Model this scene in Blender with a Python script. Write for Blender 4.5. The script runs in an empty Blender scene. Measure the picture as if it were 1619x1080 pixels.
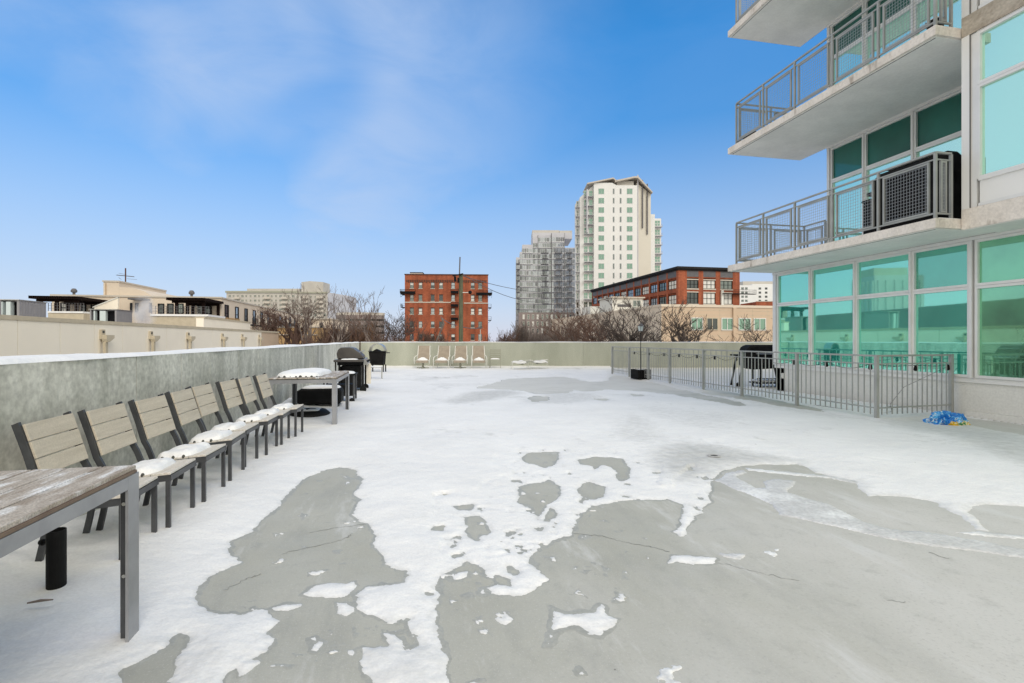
import bpy, math, random
import numpy as np
from mathutils import Vector, Matrix
random.seed(7)
sc = bpy.context.scene
COL = sc.collection
# ---------------------------------------------------------------- frame
F, CX, HY, H = 800.0, 809.5, 537.0, 1.35
CA, SA = 0.9795, 0.2013
YAW = -math.atan2(SA, CA)
def W(X, Y):
    return (X*CA + Y*SA, -X*SA + Y*CA)
def at(px, Y, py=None):
    d, t = W((px-CX)/F*Y, Y)
    return (d, t, H + (HY-py)*Y/F) if py is not None else (d, t)
def gr(px, py, z=0.0):
    Y = F*(H-z)/(py-HY)
    return at(px, Y)
def on_d(px, d):
    k = (px-CX)/F
    Y = d/(CA*k+SA)
    return Y*(CA-SA*k)
def on_t(px, t):
    k = (px-CX)/F
    Y = t/(CA-SA*k)
    return Y*(CA*k+SA)
# ---------------------------------------------------------------- materials
def nd(nt, typ, **kw):
    n = nt.nodes.new(typ)
    for k, v in kw.items():
        if hasattr(n, k) and k not in ('Scale',): setattr(n, k, v)
        else: n.inputs[k].default_value = v
    return n
def mat(name, c1, c2=None, rough=0.7, scale=3.0, detail=6, metal=0.0, bump=0.0, bscale=60.0, stretch=(1,1,1), lo=0.35, hi=0.65, spec=0.5, fine=0.0, c3=None, s3=0.6, c3lo=0.55, c3hi=0.75):
    m = bpy.data.materials.new(name); m.use_nodes = True
    nt = m.node_tree; b = nt.nodes['Principled BSDF']
    b.inputs['Roughness'].default_value = rough; b.inputs['Metallic'].default_value = metal
    b.inputs['Specular IOR Level'].default_value = spec
    b.inputs['Base Color'].default_value = (*c1, 1)
    tc = nt.nodes.new('ShaderNodeTexCoord'); mp = nt.nodes.new('ShaderNodeMapping')
    mp.inputs['Scale'].default_value = stretch
    nt.links.new(tc.outputs['Object'], mp.inputs[0])
    col = None
    if c2 is not None:
        n = nd(nt, 'ShaderNodeTexNoise'); n.inputs['Scale'].default_value = scale; n.inputs['Detail'].default_value = detail
        n.inputs['Roughness'].default_value = 0.6
        nt.links.new(mp.outputs[0], n.inputs['Vector'])
        r = nd(nt, 'ShaderNodeMapRange'); r.inputs[1].default_value = lo; r.inputs[2].default_value = hi
        nt.links.new(n.outputs['Fac'], r.inputs[0])
        mx = nt.nodes.new('ShaderNodeMix'); mx.data_type = 'RGBA'
        mx.inputs[6].default_value = (*c1, 1); mx.inputs[7].default_value = (*c2, 1)
        nt.links.new(r.outputs[0], mx.inputs[0]); col = mx.outputs[2]
        if c3 is not None:
            n3 = nd(nt, 'ShaderNodeTexNoise'); n3.inputs['Scale'].default_value = s3; n3.inputs['Detail'].default_value = 5
            nt.links.new(mp.outputs[0], n3.inputs['Vector'])
            r3 = nd(nt, 'ShaderNodeMapRange'); r3.inputs[1].default_value = c3lo; r3.inputs[2].default_value = c3hi
            nt.links.new(n3.outputs['Fac'], r3.inputs[0])
            m3 = nt.nodes.new('ShaderNodeMix'); m3.data_type = 'RGBA'; m3.inputs[7].default_value = (*c3, 1)
            nt.links.new(r3.outputs[0], m3.inputs[0]); nt.links.new(col, m3.inputs[6]); col = m3.outputs[2]
        if fine > 0:
            n2 = nd(nt, 'ShaderNodeTexNoise'); n2.inputs['Scale'].default_value = bscale; n2.inputs['Detail'].default_value = 3
            nt.links.new(tc.outputs['Object'], n2.inputs['Vector'])
            r2 = nd(nt, 'ShaderNodeMapRange'); r2.inputs[1].default_value = .3; r2.inputs[2].default_value = .7
            r2.inputs[3].default_value = 1-fine; r2.inputs[4].default_value = 1+fine
            nt.links.new(n2.outputs['Fac'], r2.inputs[0])
            vm = nt.nodes.new('ShaderNodeVectorMath'); vm.operation = 'SCALE'
            nt.links.new(col, vm.inputs[0]); nt.links.new(r2.outputs[0], vm.inputs['Scale']); col = vm.outputs[0]
        nt.links.new(col, b.inputs['Base Color'])
    if bump > 0:
        n = nd(nt, 'ShaderNodeTexNoise'); n.inputs['Scale'].default_value = bscale; n.inputs['Detail'].default_value = 5
        nt.links.new(mp.outputs[0], n.inputs['Vector'])
        bp = nt.nodes.new('ShaderNodeBump'); bp.inputs['Strength'].default_value = bump; bp.inputs['Distance'].default_value = 0.01
        nt.links.new(n.outputs['Fac'], bp.inputs['Height']); nt.links.new(bp.outputs[0], b.inputs['Normal'])
    return m
def brickmat(name, c1, c2, mortar, scale=1.0, streak=0.25):
    m = mat(name, c1, c2, rough=.9, scale=.35, lo=.3, hi=.7)
    nt = m.node_tree; b = nt.nodes['Principled BSDF']
    src = b.inputs['Base Color'].links[0].from_socket
    tc = nt.nodes.new('ShaderNodeTexCoord')
    sx = nt.nodes.new('ShaderNodeSeparateXYZ'); nt.links.new(tc.outputs['Object'], sx.inputs[0])
    ad = nt.nodes.new('ShaderNodeMath'); nt.links.new(sx.outputs[0], ad.inputs[0]); nt.links.new(sx.outputs[1], ad.inputs[1])
    cb = nt.nodes.new('ShaderNodeCombineXYZ'); nt.links.new(ad.outputs[0], cb.inputs[0]); nt.links.new(sx.outputs[2], cb.inputs[1])
    br = nt.nodes.new('ShaderNodeTexBrick'); br.inputs['Scale'].default_value = scale
    br.inputs['Color1'].default_value = (1,1,1,1); br.inputs['Color2'].default_value = (.72,.7,.7,1); br.inputs['Mortar'].default_value = (*mortar,1)
    br.inputs['Mortar Size'].default_value = .012; br.inputs['Brick Width'].default_value = .45; br.inputs['Row Height'].default_value = .15
    nt.links.new(cb.outputs[0], br.inputs['Vector'])
    n = nt.nodes.new('ShaderNodeTexNoise'); n.inputs['Scale'].default_value = .8; n.inputs['Detail'].default_value = 6
    mp = nt.nodes.new('ShaderNodeMapping'); mp.inputs['Scale'].default_value = (1.2,1.2,.12)
    nt.links.new(tc.outputs['Object'], mp.inputs[0]); nt.links.new(mp.outputs[0], n.inputs['Vector'])
    r = nt.nodes.new('ShaderNodeMapRange'); r.inputs[1].default_value=.35; r.inputs[2].default_value=.7; r.inputs[3].default_value=1+streak; r.inputs[4].default_value=1-streak
    nt.links.new(n.outputs['Fac'], r.inputs[0])
    v1 = nt.nodes.new('ShaderNodeVectorMath'); v1.operation='MULTIPLY'; nt.links.new(src, v1.inputs[0]); nt.links.new(br.outputs['Color'], v1.inputs[1])
    v2 = nt.nodes.new('ShaderNodeVectorMath'); v2.operation='SCALE'; nt.links.new(v1.outputs[0], v2.inputs[0]); nt.links.new(r.outputs[0], v2.inputs['Scale'])
    nt.links.new(v2.outputs[0], b.inputs['Base Color'])
    return m
def glassmat(name, tint, base, refl, rough=0.02, var=0.3, wav=0.02):
    m = bpy.data.materials.new(name); m.use_nodes = True
    nt = m.node_tree; b = nt.nodes['Principled BSDF']; out = nt.nodes['Material Output']
    b.inputs['Roughness'].default_value = .35; b.inputs['Base Color'].default_value = (*base,1)
    g = nt.nodes.new('ShaderNodeBsdfGlossy'); g.inputs['Color'].default_value = (*tint,1); g.inputs['Roughness'].default_value = rough
    tc = nt.nodes.new('ShaderNodeTexCoord')
    n = nt.nodes.new('ShaderNodeTexNoise'); n.inputs['Scale'].default_value = .7; n.inputs['Detail'].default_value = 4
    nt.links.new(tc.outputs['Object'], n.inputs['Vector'])
    r = nt.nodes.new('ShaderNodeMapRange'); r.inputs[1].default_value=.35; r.inputs[2].default_value=.65; r.inputs[3].default_value=1-var; r.inputs[4].default_value=1+var
    nt.links.new(n.outputs['Fac'], r.inputs[0])
    v = nt.nodes.new('ShaderNodeVectorMath'); v.operation='SCALE'; v.inputs[0].default_value = base
    nt.links.new(r.outputs[0], v.inputs['Scale']); nt.links.new(v.outputs[0], b.inputs['Base Color'])
    if wav:
        n2 = nt.nodes.new('ShaderNodeTexNoise'); n2.inputs['Scale'].default_value = 1.3; n2.inputs['Detail'].default_value = 2
        nt.links.new(tc.outputs['Object'], n2.inputs['Vector'])
        bp = nt.nodes.new('ShaderNodeBump'); bp.inputs['Strength'].default_value = wav; bp.inputs['Distance'].default_value=.1
        nt.links.new(n2.outputs['Fac'], bp.inputs['Height']); nt.links.new(bp.outputs[0], g.inputs['Normal'])
    mx = nt.nodes.new('ShaderNodeMixShader'); mx.inputs[0].default_value = refl
    nt.links.new(b.outputs[0], mx.inputs[1]); nt.links.new(g.outputs[0], mx.inputs[2]); nt.links.new(mx.outputs[0], out.inputs[0])
    return m
M = dict(
 conc_wall = mat('concrete_wall', (.60,.595,.53), (.40,.40,.345), rough=.85, scale=3.4, detail=12, stretch=(1,1,.22), bump=.3, bscale=25, fine=.2, c3=(.36,.36,.31), s3=1.6, c3lo=.56, c3hi=.70, lo=.40, hi=.66),
 conc_far = mat('concrete_wall_far', (.46,.475,.395), (.35,.365,.295), rough=.85, scale=.8, stretch=(1,1,.3), bump=.15, bscale=25, fine=.1),
 conc_pale = mat('concrete_pale', (.74,.735,.70), (.66,.655,.625), rough=.8, scale=.8, bump=.1, bscale=30, fine=.06),
 joint = mat('joint_dark', (.06,.06,.05)),
 soffit = mat('soffit_concrete', (.86,.85,.82), (.74,.735,.71), rough=.85, scale=1.4, detail=9, bump=.1, bscale=20, fine=.04),
 fascia = mat('fascia_concrete', (.76,.71,.655), (.60,.55,.49), rough=.8, scale=2.2, stretch=(1.5,1.5,.6), bump=.15, bscale=30, fine=.10, lo=.45, hi=.75, c3=(.34,.29,.24), s3=3.5, c3lo=.62, c3hi=.74),
 fascia_dirty = mat('fascia_weathered', (.52,.47,.40), (.32,.275,.22), rough=.85, scale=3, stretch=(1,1,2), bump=.3, bscale=25, fine=.15),
 snow = None,
 alu = mat('aluminium_frame', (.80,.80,.79), (.73,.73,.72), rough=.45, scale=2, metal=.15),
 alu_dark = mat('aluminium_seam', (.18,.18,.18), rough=.5, metal=.3),
 panel = mat('panel_grey', (.82,.82,.81), (.78,.78,.77), rough=.5, scale=1),
 rail = mat('railing_paint', (.37,.38,.365), (.30,.31,.30), rough=.5, scale=3, metal=.1),
 meshm = mat('railing_wire', (.40,.41,.41), rough=.4, metal=.4),
 chair_dark = mat('chair_aluminium', (.05,.052,.056), (.085,.088,.093), rough=.4, scale=6, metal=.3),
 table_alu = mat('table_aluminium', (.36,.365,.38), (.28,.285,.30), rough=.4, scale=5, metal=.45),
 wood = mat('poly_wood_slats', (.56,.50,.40), (.48,.425,.335), rough=.75, scale=4, stretch=(12,1,12), bump=.15, bscale=90, fine=.08),
 wood_edge = mat('poly_wood_edge', (.20,.145,.105), (.14,.10,.075), rough=.7, scale=8),
 wood_frost = mat('frosted_slats', (.30,.25,.20), (.50,.46,.41), rough=.7, scale=7, detail=9, stretch=(3,.8,1), bump=.35, bscale=140, fine=.35, lo=.38, hi=.68, c3=(.74,.75,.76), s3=5.5, c3lo=.53, c3hi=.68),
 wood_seat = mat('frosted_seat_slats', (.58,.53,.45), (.66,.63,.58), rough=.75, scale=5, stretch=(8,1,8), bump=.15, bscale=90, fine=.12),
 black = mat('black_plastic', (.006,.006,.006), (.012,.012,.012), rough=.6, scale=5, spec=.15),
 black_cover = mat('black_cover', (.006,.006,.006), (.016,.015,.015), rough=.8, spec=.12, scale=3, bump=.5, bscale=8),
 lid = mat('grill_lid_enamel', (.045,.04,.037), (.075,.068,.06), rough=.35, scale=3),
 steel = mat('stainless', (.5,.5,.48), (.38,.38,.36), rough=.3, metal=.7, scale=6),
 sling = mat('sling_fabric', (.36,.305,.24), (.31,.26,.205), rough=.9, scale=8, fine=.1, bscale=120),
 white_frame = mat('cream_chair_frame', (.74,.73,.68), rough=.5),
 olive = mat('olive_metal', (.33,.33,.26), rough=.6),
 cream = mat('cream_stucco', (.90,.83,.70), (.87,.80,.675), rough=.9, scale=.5, fine=.03, c3=(.82,.75,.63), s3=.25),
 cream_trim = mat('cream_trim', (.56,.49,.37), (.48,.42,.31), rough=.85, scale=2),
 tan = mat('tan_stucco', (.58,.445,.32), (.54,.41,.295), rough=.9, scale=.3, fine=.04),
 tan_pale = mat('tan_pale', (.68,.59,.48), (.62,.535,.435), rough=.9, scale=.3),
 tan_brick = mat('tan_brick', (.47,.31,.15), (.38,.24,.11), rough=.9, scale=1.5, stretch=(1,1,4)),
 brick = brickmat('red_brick', (.39,.115,.055), (.27,.072,.033), (.72,.68,.6)),
 brick_dk = mat('dark_brick', (.10,.045,.03), (.07,.03,.022), rough=.9),
 limestone = mat('limestone', (.52,.48,.42), rough=.8),
 blackm = mat('black_steel', (.006,.006,.008), rough=.6, spec=.15),
 cornice = mat('dark_cornice', (.012,.012,.013), (.025,.023,.023), rough=.7, scale=1, spec=.15),
 slate = mat('slate_panel', (.09,.09,.10), (.12,.115,.12), rough=.6, scale=1),
 darkwood = mat('dark_timber', (.010,.005,.004), (.018,.010,.008), rough=.9, spec=.1),
 tower_w = mat('white_precast', (.75,.76,.75), (.71,.72,.71), rough=.8, scale=.1),
 tower_c = mat('cream_precast', (.66,.63,.55), (.62,.59,.51), rough=.8, scale=.1),
 tower_g = mat('grey_precast', (.54,.54,.57), (.48,.48,.51), rough=.7, scale=.1),
 tower_gb = mat('grey_brick_base', (.28,.235,.22), (.22,.185,.175), rough=.8, scale=.3),
 greyb = mat('grey_stucco', (.52,.50,.455), (.44,.42,.385), rough=.8, scale=.15),
 hvac = mat('galvanised', (.33,.32,.33), (.28,.275,.285), rough=.6, metal=.2, scale=1, stretch=(8,8,1)),
 hvac_light = mat('pale_metal', (.55,.62,.62), rough=.5),
 bark_dk = mat('bark_dark', (.06,.045,.04), (.10,.08,.07), rough=.95, scale=4),
 bark_gr = mat('bark_grey', (.24,.20,.175), (.13,.10,.09), rough=.95, scale=3),
 bark_rd = mat('bark_reddish', (.15,.088,.066), (.10,.062,.05), rough=.95, scale=3),
 bark_or = mat('bark_orange', (.24,.13,.07), (.15,.085,.05), rough=.95, scale=3),
 pole = mat('weathered_pole', (.13,.14,.085), (.075,.08,.05), rough=.9, scale=3, stretch=(4,4,.4)),
 roofgrey = mat('roof_gravel', (.45,.45,.45), (.38,.38,.38), rough=.95, scale=.5),
 curtain = mat('white_blind', (.68,.68,.64), rough=.8),
 g_dark = glassmat('window_glass_dark', (.5,.6,.6), (.006,.008,.008), .12),
 g_sky = glassmat('window_glass_sky', (.62,.7,.74), (.05,.055,.055), .5),
 g_mid = glassmat('window_glass_mid', (.42,.5,.48), (.02,.026,.024), .35),
 g_green = glassmat('window_glass_green', (.42,.66,.54), (.04,.11,.085), .4),
 g_teal = glassmat('teal_glass', (.46,1.0,.82), (.006,.43,.33), .60, var=.15, wav=.004),
 g_teal_up = glassmat('teal_glass_upper', (.68,1.0,.86), (.06,.50,.40), .80, var=.1, wav=.006),
 g_teal_dk = glassmat('teal_glass_dark', (.25,.9,.72), (.001,.052,.040), .10, var=.6, wav=.006),  # darker copy of the glass, the soffit's dark reflection put into its colour
 g_teal_refl = glassmat('teal_glass_dark_refl', (.40,.9,.72), (.01,.22,.16), .42, var=.35, wav=.004),  # dark reflection in the fourth upper pane, put into the glass colour
 g_olive = glassmat('green_glass_interior', (.42,.9,.66), (.10,.32,.17), .42, var=.5, wav=.004),
)
M['bag'] = None
def snowmat(name, attr=True):
    m = bpy.data.materials.new(name); m.use_nodes = True
    nt = m.node_tree; b = nt.nodes['Principled BSDF']
    b.inputs['Roughness'].default_value = .65; b.inputs['Specular IOR Level'].default_value = .25
    b.inputs['Subsurface Weight'].default_value = .0
    tc = nt.nodes.new('ShaderNodeTexCoord')
    n = nt.nodes.new('ShaderNodeTexNoise'); n.inputs['Scale'].default_value = 1.2; n.inputs['Detail'].default_value = 8
    nt.links.new(tc.outputs['Object'], n.inputs['Vector'])
    r = nt.nodes.new('ShaderNodeMapRange'); r.inputs[1].default_value=.3; r.inputs[2].default_value=.7
    nt.links.new(n.outputs['Fac'], r.inputs[0])
    mx = nt.nodes.new('ShaderNodeMix'); mx.data_type='RGBA'; mx.inputs[6].default_value=(.86,.865,.87,1); mx.inputs[7].default_value=(.79,.795,.80,1)
    nt.links.new(r.outputs[0], mx.inputs[0]); col = mx.outputs[2]
    ng = nt.nodes.new('ShaderNodeTexNoise'); ng.inputs['Scale'].default_value = 75; ng.inputs['Detail'].default_value = 3
    nt.links.new(tc.outputs['Object'], ng.inputs['Vector'])
    rg = nt.nodes.new('ShaderNodeMapRange'); rg.inputs[1].default_value=.3; rg.inputs[2].default_value=.7; rg.inputs[3].default_value=.94; rg.inputs[4].default_value=1.04
    nt.links.new(ng.outputs['Fac'], rg.inputs[0])
    vg = nt.nodes.new('ShaderNodeVectorMath'); vg.operation='SCALE'; nt.links.new(col, vg.inputs[0]); nt.links.new(rg.outputs[0], vg.inputs['Scale']); col = vg.outputs[0]
    n2 = nt.nodes.new('ShaderNodeTexNoise'); n2.inputs['Scale'].default_value = 22; n2.inputs['Detail'].default_value = 6
    nt.links.new(tc.outputs['Object'], n2.inputs['Vector'])
    bp = nt.nodes.new('ShaderNodeBump'); bp.inputs['Strength'].default_value=.35; bp.inputs['Distance'].default_value=.012
    nt.links.new(n2.outputs['Fac'], bp.inputs['Height'])
    n5 = nt.nodes.new('ShaderNodeTexNoise'); n5.inputs['Scale'].default_value = 4.5; n5.inputs['Detail'].default_value = 7
    nt.links.new(tc.outputs['Object'], n5.inputs['Vector'])
    bp5 = nt.nodes.new('ShaderNodeBump'); bp5.inputs['Strength'].default_value=.55; bp5.inputs['Distance'].default_value=.035
    nt.links.new(n5.outputs['Fac'], bp5.inputs['Height']); nt.links.new(bp.outputs[0], bp5.inputs['Normal']); nt.links.new(bp5.outputs[0], b.inputs['Normal'])
    if attr:
        a = nt.nodes.new('ShaderNodeAttribute'); a.attribute_name='thin'
        sg = nt.nodes.new('ShaderNodeTexNoise'); sg.inputs['Scale'].default_value = 9; sg.inputs['Detail'].default_value=8; sg.inputs['Roughness'].default_value=.7
        nt.links.new(tc.outputs['Object'], sg.inputs['Vector'])
        ad = nt.nodes.new('ShaderNodeMath'); ad.operation='MULTIPLY_ADD'; ad.inputs[1].default_value=1.1; ad.inputs[2].default_value=-.55
        nt.links.new(sg.outputs['Fac'], ad.inputs[0])
        su = nt.nodes.new('ShaderNodeMath'); nt.links.new(a.outputs['Fac'], su.inputs[0]); nt.links.new(ad.outputs[0], su.inputs[1])
        rr = nt.nodes.new('ShaderNodeMapRange'); rr.inputs[1].default_value=.15; rr.inputs[2].default_value=.95
        nt.links.new(su.outputs[0], rr.inputs[0])
        m2 = nt.nodes.new('ShaderNodeMix'); m2.data_type='RGBA'; m2.inputs[7].default_value=(.50,.505,.495,1)
        nt.links.new(rr.outputs[0], m2.inputs[0]); nt.links.new(col, m2.inputs[6]); col=m2.outputs[2]
        # specks of grit blown over the snow
        v = nt.nodes.new('ShaderNodeTexVoronoi'); v.inputs['Scale'].default_value=7
        nt.links.new(tc.outputs['Object'], v.inputs['Vector'])
        n4 = nt.nodes.new('ShaderNodeTexNoise'); n4.inputs['Scale'].default_value=1.7
        nt.links.new(tc.outputs['Object'], n4.inputs['Vector'])
        t1 = nt.nodes.new('ShaderNodeMapRange'); t1.inputs[1].default_value=.50; t1.inputs[2].default_value=.75; t1.inputs[3].default_value=0.0; t1.inputs[4].default_value=.085
        nt.links.new(n4.outputs['Fac'], t1.inputs[0])
        lt = nt.nodes.new('ShaderNodeMath'); lt.operation='LESS_THAN'; nt.links.new(v.outputs['Distance'], lt.inputs[0]); nt.links.new(t1.outputs[0], lt.inputs[1])
        m3 = nt.nodes.new('ShaderNodeMix'); m3.data_type='RGBA'; m3.inputs[7].default_value=(.25,.22,.19,1)
        ml = nt.nodes.new('ShaderNodeMath'); ml.operation='MULTIPLY'; ml.inputs[1].default_value=.7; nt.links.new(lt.outputs[0], ml.inputs[0])
        nt.links.new(ml.outputs[0], m3.inputs[0]); nt.links.new(col, m3.inputs[6]); col=m3.outputs[2]
    nt.links.new(col, b.inputs['Base Color'])
    return m
M['snow'] = snowmat('snow', False); M['snow_ground'] = snowmat('snow_cover', True)
# ---------------------------------------------------------------- builders
class MB:
    def __init__(s): s.v=[]; s.f=[]; s.mi=[]
    def add(s, vs, fs, mi=0):
        o=len(s.v); s.v += [tuple(p) for p in vs]
        for f in fs: s.f.append(tuple(i+o for i in f)); s.mi.append(mi)
        return s
    def box(s, x0,x1,y0,y1,z0,z1, mi=0):
        if x0>x1:x0,x1=x1,x0
        if y0>y1:y0,y1=y1,y0
        if z0>z1:z0,z1=z1,z0
        return s.add([(x0,y0,z0),(x1,y0,z0),(x1,y1,z0),(x0,y1,z0),(x0,y0,z1),(x1,y0,z1),(x1,y1,z1),(x0,y1,z1)],
          [(0,3,2,1),(4,5,6,7),(0,1,5,4),(1,2,6,5),(2,3,7,6),(3,0,4,7)], mi)
    def bar(s, p, q, w, h, up=(0,0,1), mi=0):
        p=Vector(p); q=Vector(q); a=(q-p).normalized(); up=Vector(up)
        sd=a.cross(up)
        if sd.length<1e-4: sd=a.cross(Vector((0,1,0)))
        sd.normalize(); u=sd.cross(a).normalized()
        vs=[]
        for c in (p,q):
            for i,j in ((-1,-1),(1,-1),(1,1),(-1,1)): vs.append(c+sd*(w/2*i)+u*(h/2*j))
        return s.add(vs,[(3,2,1,0),(4,5,6,7),(0,1,5,4),(1,2,6,5),(2,3,7,6),(3,0,4,7)],mi)
    def ribbon(s, pts, w, h, side, mi=0):
        # swept rectangular bar through pts; side = constant side vector, w along side
        side=Vector(side).normalized(); rings=[]
        n=len(pts); P=[Vector(p) for p in pts]
        for i in range(n):
            a=(P[min(i+1,n-1)]-P[max(i-1,0)]).normalized(); u=side.cross(a).normalized()
            rings.append([P[i]+side*(w/2*x)+u*(h/2*y) for x,y in ((-1,-1),(1,-1),(1,1),(-1,1))])
        vs=[v for r in rings for v in r]; fs=[(3,2,1,0),(4*n-4,4*n-3,4*n-2,4*n-1)]
        for i in range(n-1):
            for k in range(4):
                a=4*i+k; b=4*i+(k+1)%4; fs.append((a,b,b+4,a+4))
        return s.add(vs,fs,mi)
    def tube(s, pts, r, n=6, r2=None, mi=0, cap=True):
        P=[Vector(p) for p in pts]; m=len(P)
        if r2 is None: rs=[r]*m if not isinstance(r,(list,tuple)) else list(r)
        else: rs=[r+(r2-r)*i/(m-1) for i in range(m)]
        vs=[]; ref=None
        for i in range(m):
            a=(P[min(i+1,m-1)]-P[max(i-1,0)])
            if a.length<1e-9: a=Vector((0,0,1))
            a.normalize()
            if ref is None: ref=Vector((1,0,0)) if abs(a.x)<.8 else Vector((0,1,0))
            u=a.cross(ref).normalized(); w=a.cross(u).normalized(); ref=-w if False else ref
            for k in range(n):
                t=2*math.pi*k/n; vs.append(P[i]+(u*math.cos(t)+w*math.sin(t))*rs[i])
        fs=[]
        for i in range(m-1):
            for k in range(n):
                a=i*n+k; b=i*n+(k+1)%n; fs.append((a,b,b+n,a+n))
        if cap: fs.append(tuple(range(n-1,-1,-1))); fs.append(tuple(range((m-1)*n,m*n)))
        return s.add(vs,fs,mi)
    def prism(s, pts, axis, a0, a1, mi=0):
        # pts 2-D outline; axis 'x','y','z' extruded from a0 to a1
        def mk(p,a):
            return {'x':(a,p[0],p[1]),'y':(p[0],a,p[1]),'z':(p[0],p[1],a)}[axis]
        n=len(pts); vs=[mk(p,a0) for p in pts]+[mk(p,a1) for p in pts]
        fs=[tuple(range(n-1,-1,-1)),tuple(range(n,2*n))]+[(i,(i+1)%n,(i+1)%n+n,i+n) for i in range(n)]
        return s.add(vs,fs,mi)
    def lathe(s, c, prof, n=20, mi=0, sx=1, sy=1):
        vs=[]; 
        for r,z in prof:
            for k in range(n):
                t=2*math.pi*k/n; vs.append((c[0]+r*sx*math.cos(t),c[1]+r*sy*math.sin(t),c[2]+z))
        fs=[]
        for i in range(len(prof)-1):
            for k in range(n):
                a=i*n+k;b=i*n+(k+1)%n; fs.append((a,b,b+n,a+n))
        fs.append(tuple(range(n-1,-1,-1))); m=len(prof); fs.append(tuple(range((m-1)*n,m*n)))
        return s.add(vs,fs,mi)
    def build(s, name, m, parent=None, smooth=False, bevel=0):
        me=bpy.data.meshes.new(name); me.from_pydata(s.v,[],s.f); me.update()
        ms = m if isinstance(m,(list,tuple)) else [m]
        for x in ms: me.materials.append(M[x] if isinstance(x,str) else x)
        if len(ms)>1: me.polygons.foreach_set('material_index', s.mi)
        if smooth: me.polygons.foreach_set('use_smooth',[True]*len(me.polygons))
        import bmesh
        bm=bmesh.new(); bm.from_mesh(me); bmesh.ops.recalc_face_normals(bm,faces=bm.faces)
        if bevel>0:
            bmesh.ops.bevel(bm,geom=[e for e in bm.edges if e.is_manifold and e.calc_face_angle(0)>.6],offset=bevel,segments=1,affect='EDGES',clamp_overlap=True)
        bm.to_mesh(me); bm.free()
        o=bpy.data.objects.new(name,me); COL.objects.link(o)
        if parent: o.parent=parent
        return o
def tag(o,label=None,cat=None,group=None,kind=None):
    if label: o['label']=label
    if cat: o['category']=cat
    if group: o['group']=group
    if kind: o['kind']=kind
    return o
def thing(name,label,cat,loc=(0,0,0),rz=0,group=None):
    o=bpy.data.objects.new(name,None); COL.objects.link(o); o.location=loc; o.rotation_euler=(0,0,rz)
    o.empty_display_size=.2
    return tag(o,label,cat,group)
def copy_tree(o,parent=None):
    c=o.copy(); COL.objects.link(c); c.parent=parent
    for ch in o.children: copy_tree(ch,c)
    return c
# ---------------------------------------------------------------- numpy noise
def vnoise(x,y,seed=0):
    xi=np.floor(x).astype(np.int64); yi=np.floor(y).astype(np.int64); xf=x-xi; yf=y-yi
    def h(a,b):
        n=(a*374761393+b*668265263+seed*1442695041)&0x7fffffff
        n=((n^(n>>13))*1274126177)&0x7fffffff
        return ((n^(n>>16))&0xffff)/65535.0
    u=xf*xf*(3-2*xf); v=yf*yf*(3-2*yf)
    return (h(xi,yi)*(1-u)+h(xi+1,yi)*u)*(1-v)+(h(xi,yi+1)*(1-u)+h(xi+1,yi+1)*u)*v
def fbm(x,y,sc_,oct_=5,seed=0,gain=.5):
    r=0;a=1;t=0
    for i in range(oct_):
        r=r+a*vnoise(x*sc_,y*sc_,seed+i*17); t+=a; a*=gain; sc_*=2.03
    return r/t-.5
def sdf(poly,x,y):
    # signed distance, positive inside
    P=np.array(poly); Q=np.roll(P,-1,axis=0); dmin=np.full(x.shape,1e9); ins=np.zeros(x.shape,bool)
    for (ax,ay),(bx,by) in zip(P,Q):
        ex,ey=bx-ax,by-ay; L=ex*ex+ey*ey+1e-12
        t=np.clip(((x-ax)*ex+(y-ay)*ey)/L,0,1)
        dmin=np.minimum(dmin,(x-ax-t*ex)**2+(y-ay-t*ey)**2)
        c=((ay>y)!=(by>y))
        if c.any():
            xx=ax+(y-ay)*ex/(ey if abs(ey)>1e-12 else 1e-12)
            ins^=(c&(x<xx))
    return np.where(ins,1,-1)*np.sqrt(dmin)
SKY=dict(air=1.0,dust=.2,ozone=3.0,alt=500,sat=1.42,val=1.55,haze=.80,cl=.80,back=.95,ovh=.55,left=.85,low=(.86,.64,.60),high=(2.05,1.55,1.45),cloud=(5.1,6.3,8.5),deck=(12.6,11.7,10.0),str=.1,sun=1.35,exp=0.05,loc=(0,0,0))
# ================================================================ SETTING: GROUND
WL, WR = -2.3, 9.6           # inner face of the left parapet, glazing line of the flats
FARY = 24.45                 # distance of the far parapet (it runs square to the view)
MB().box(-1500,1500,-400,3000,-9.4,-9.0).build('ground','roofgrey')['kind']='structure'
pts=[(-2.9,-8),(16,-8)]
a=W(22,FARY); b_=W(-10,FARY)
floor_poly=[(-2.3,-8),(16,-8),(a[0],a[1]),(b_[0],b_[1]),(-2.3,b_[1]-.2)]
cr=W((570-CX)/F*FARY,FARY)
floor_poly=[(-2.6,-8),(18,-8),(18,W(16,FARY)[1]),(a[0]*0+W(14,FARY)[0],W(14,FARY)[1]),(cr[0]-.1,cr[1])]
fm=MB().prism(floor_poly,'z',-.35,0.0)
def C5(u,v): return (200+u/2.024,700+v/2.024)
def C6(u,v): return (819+u/2.024,600+v/2.024)
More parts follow.
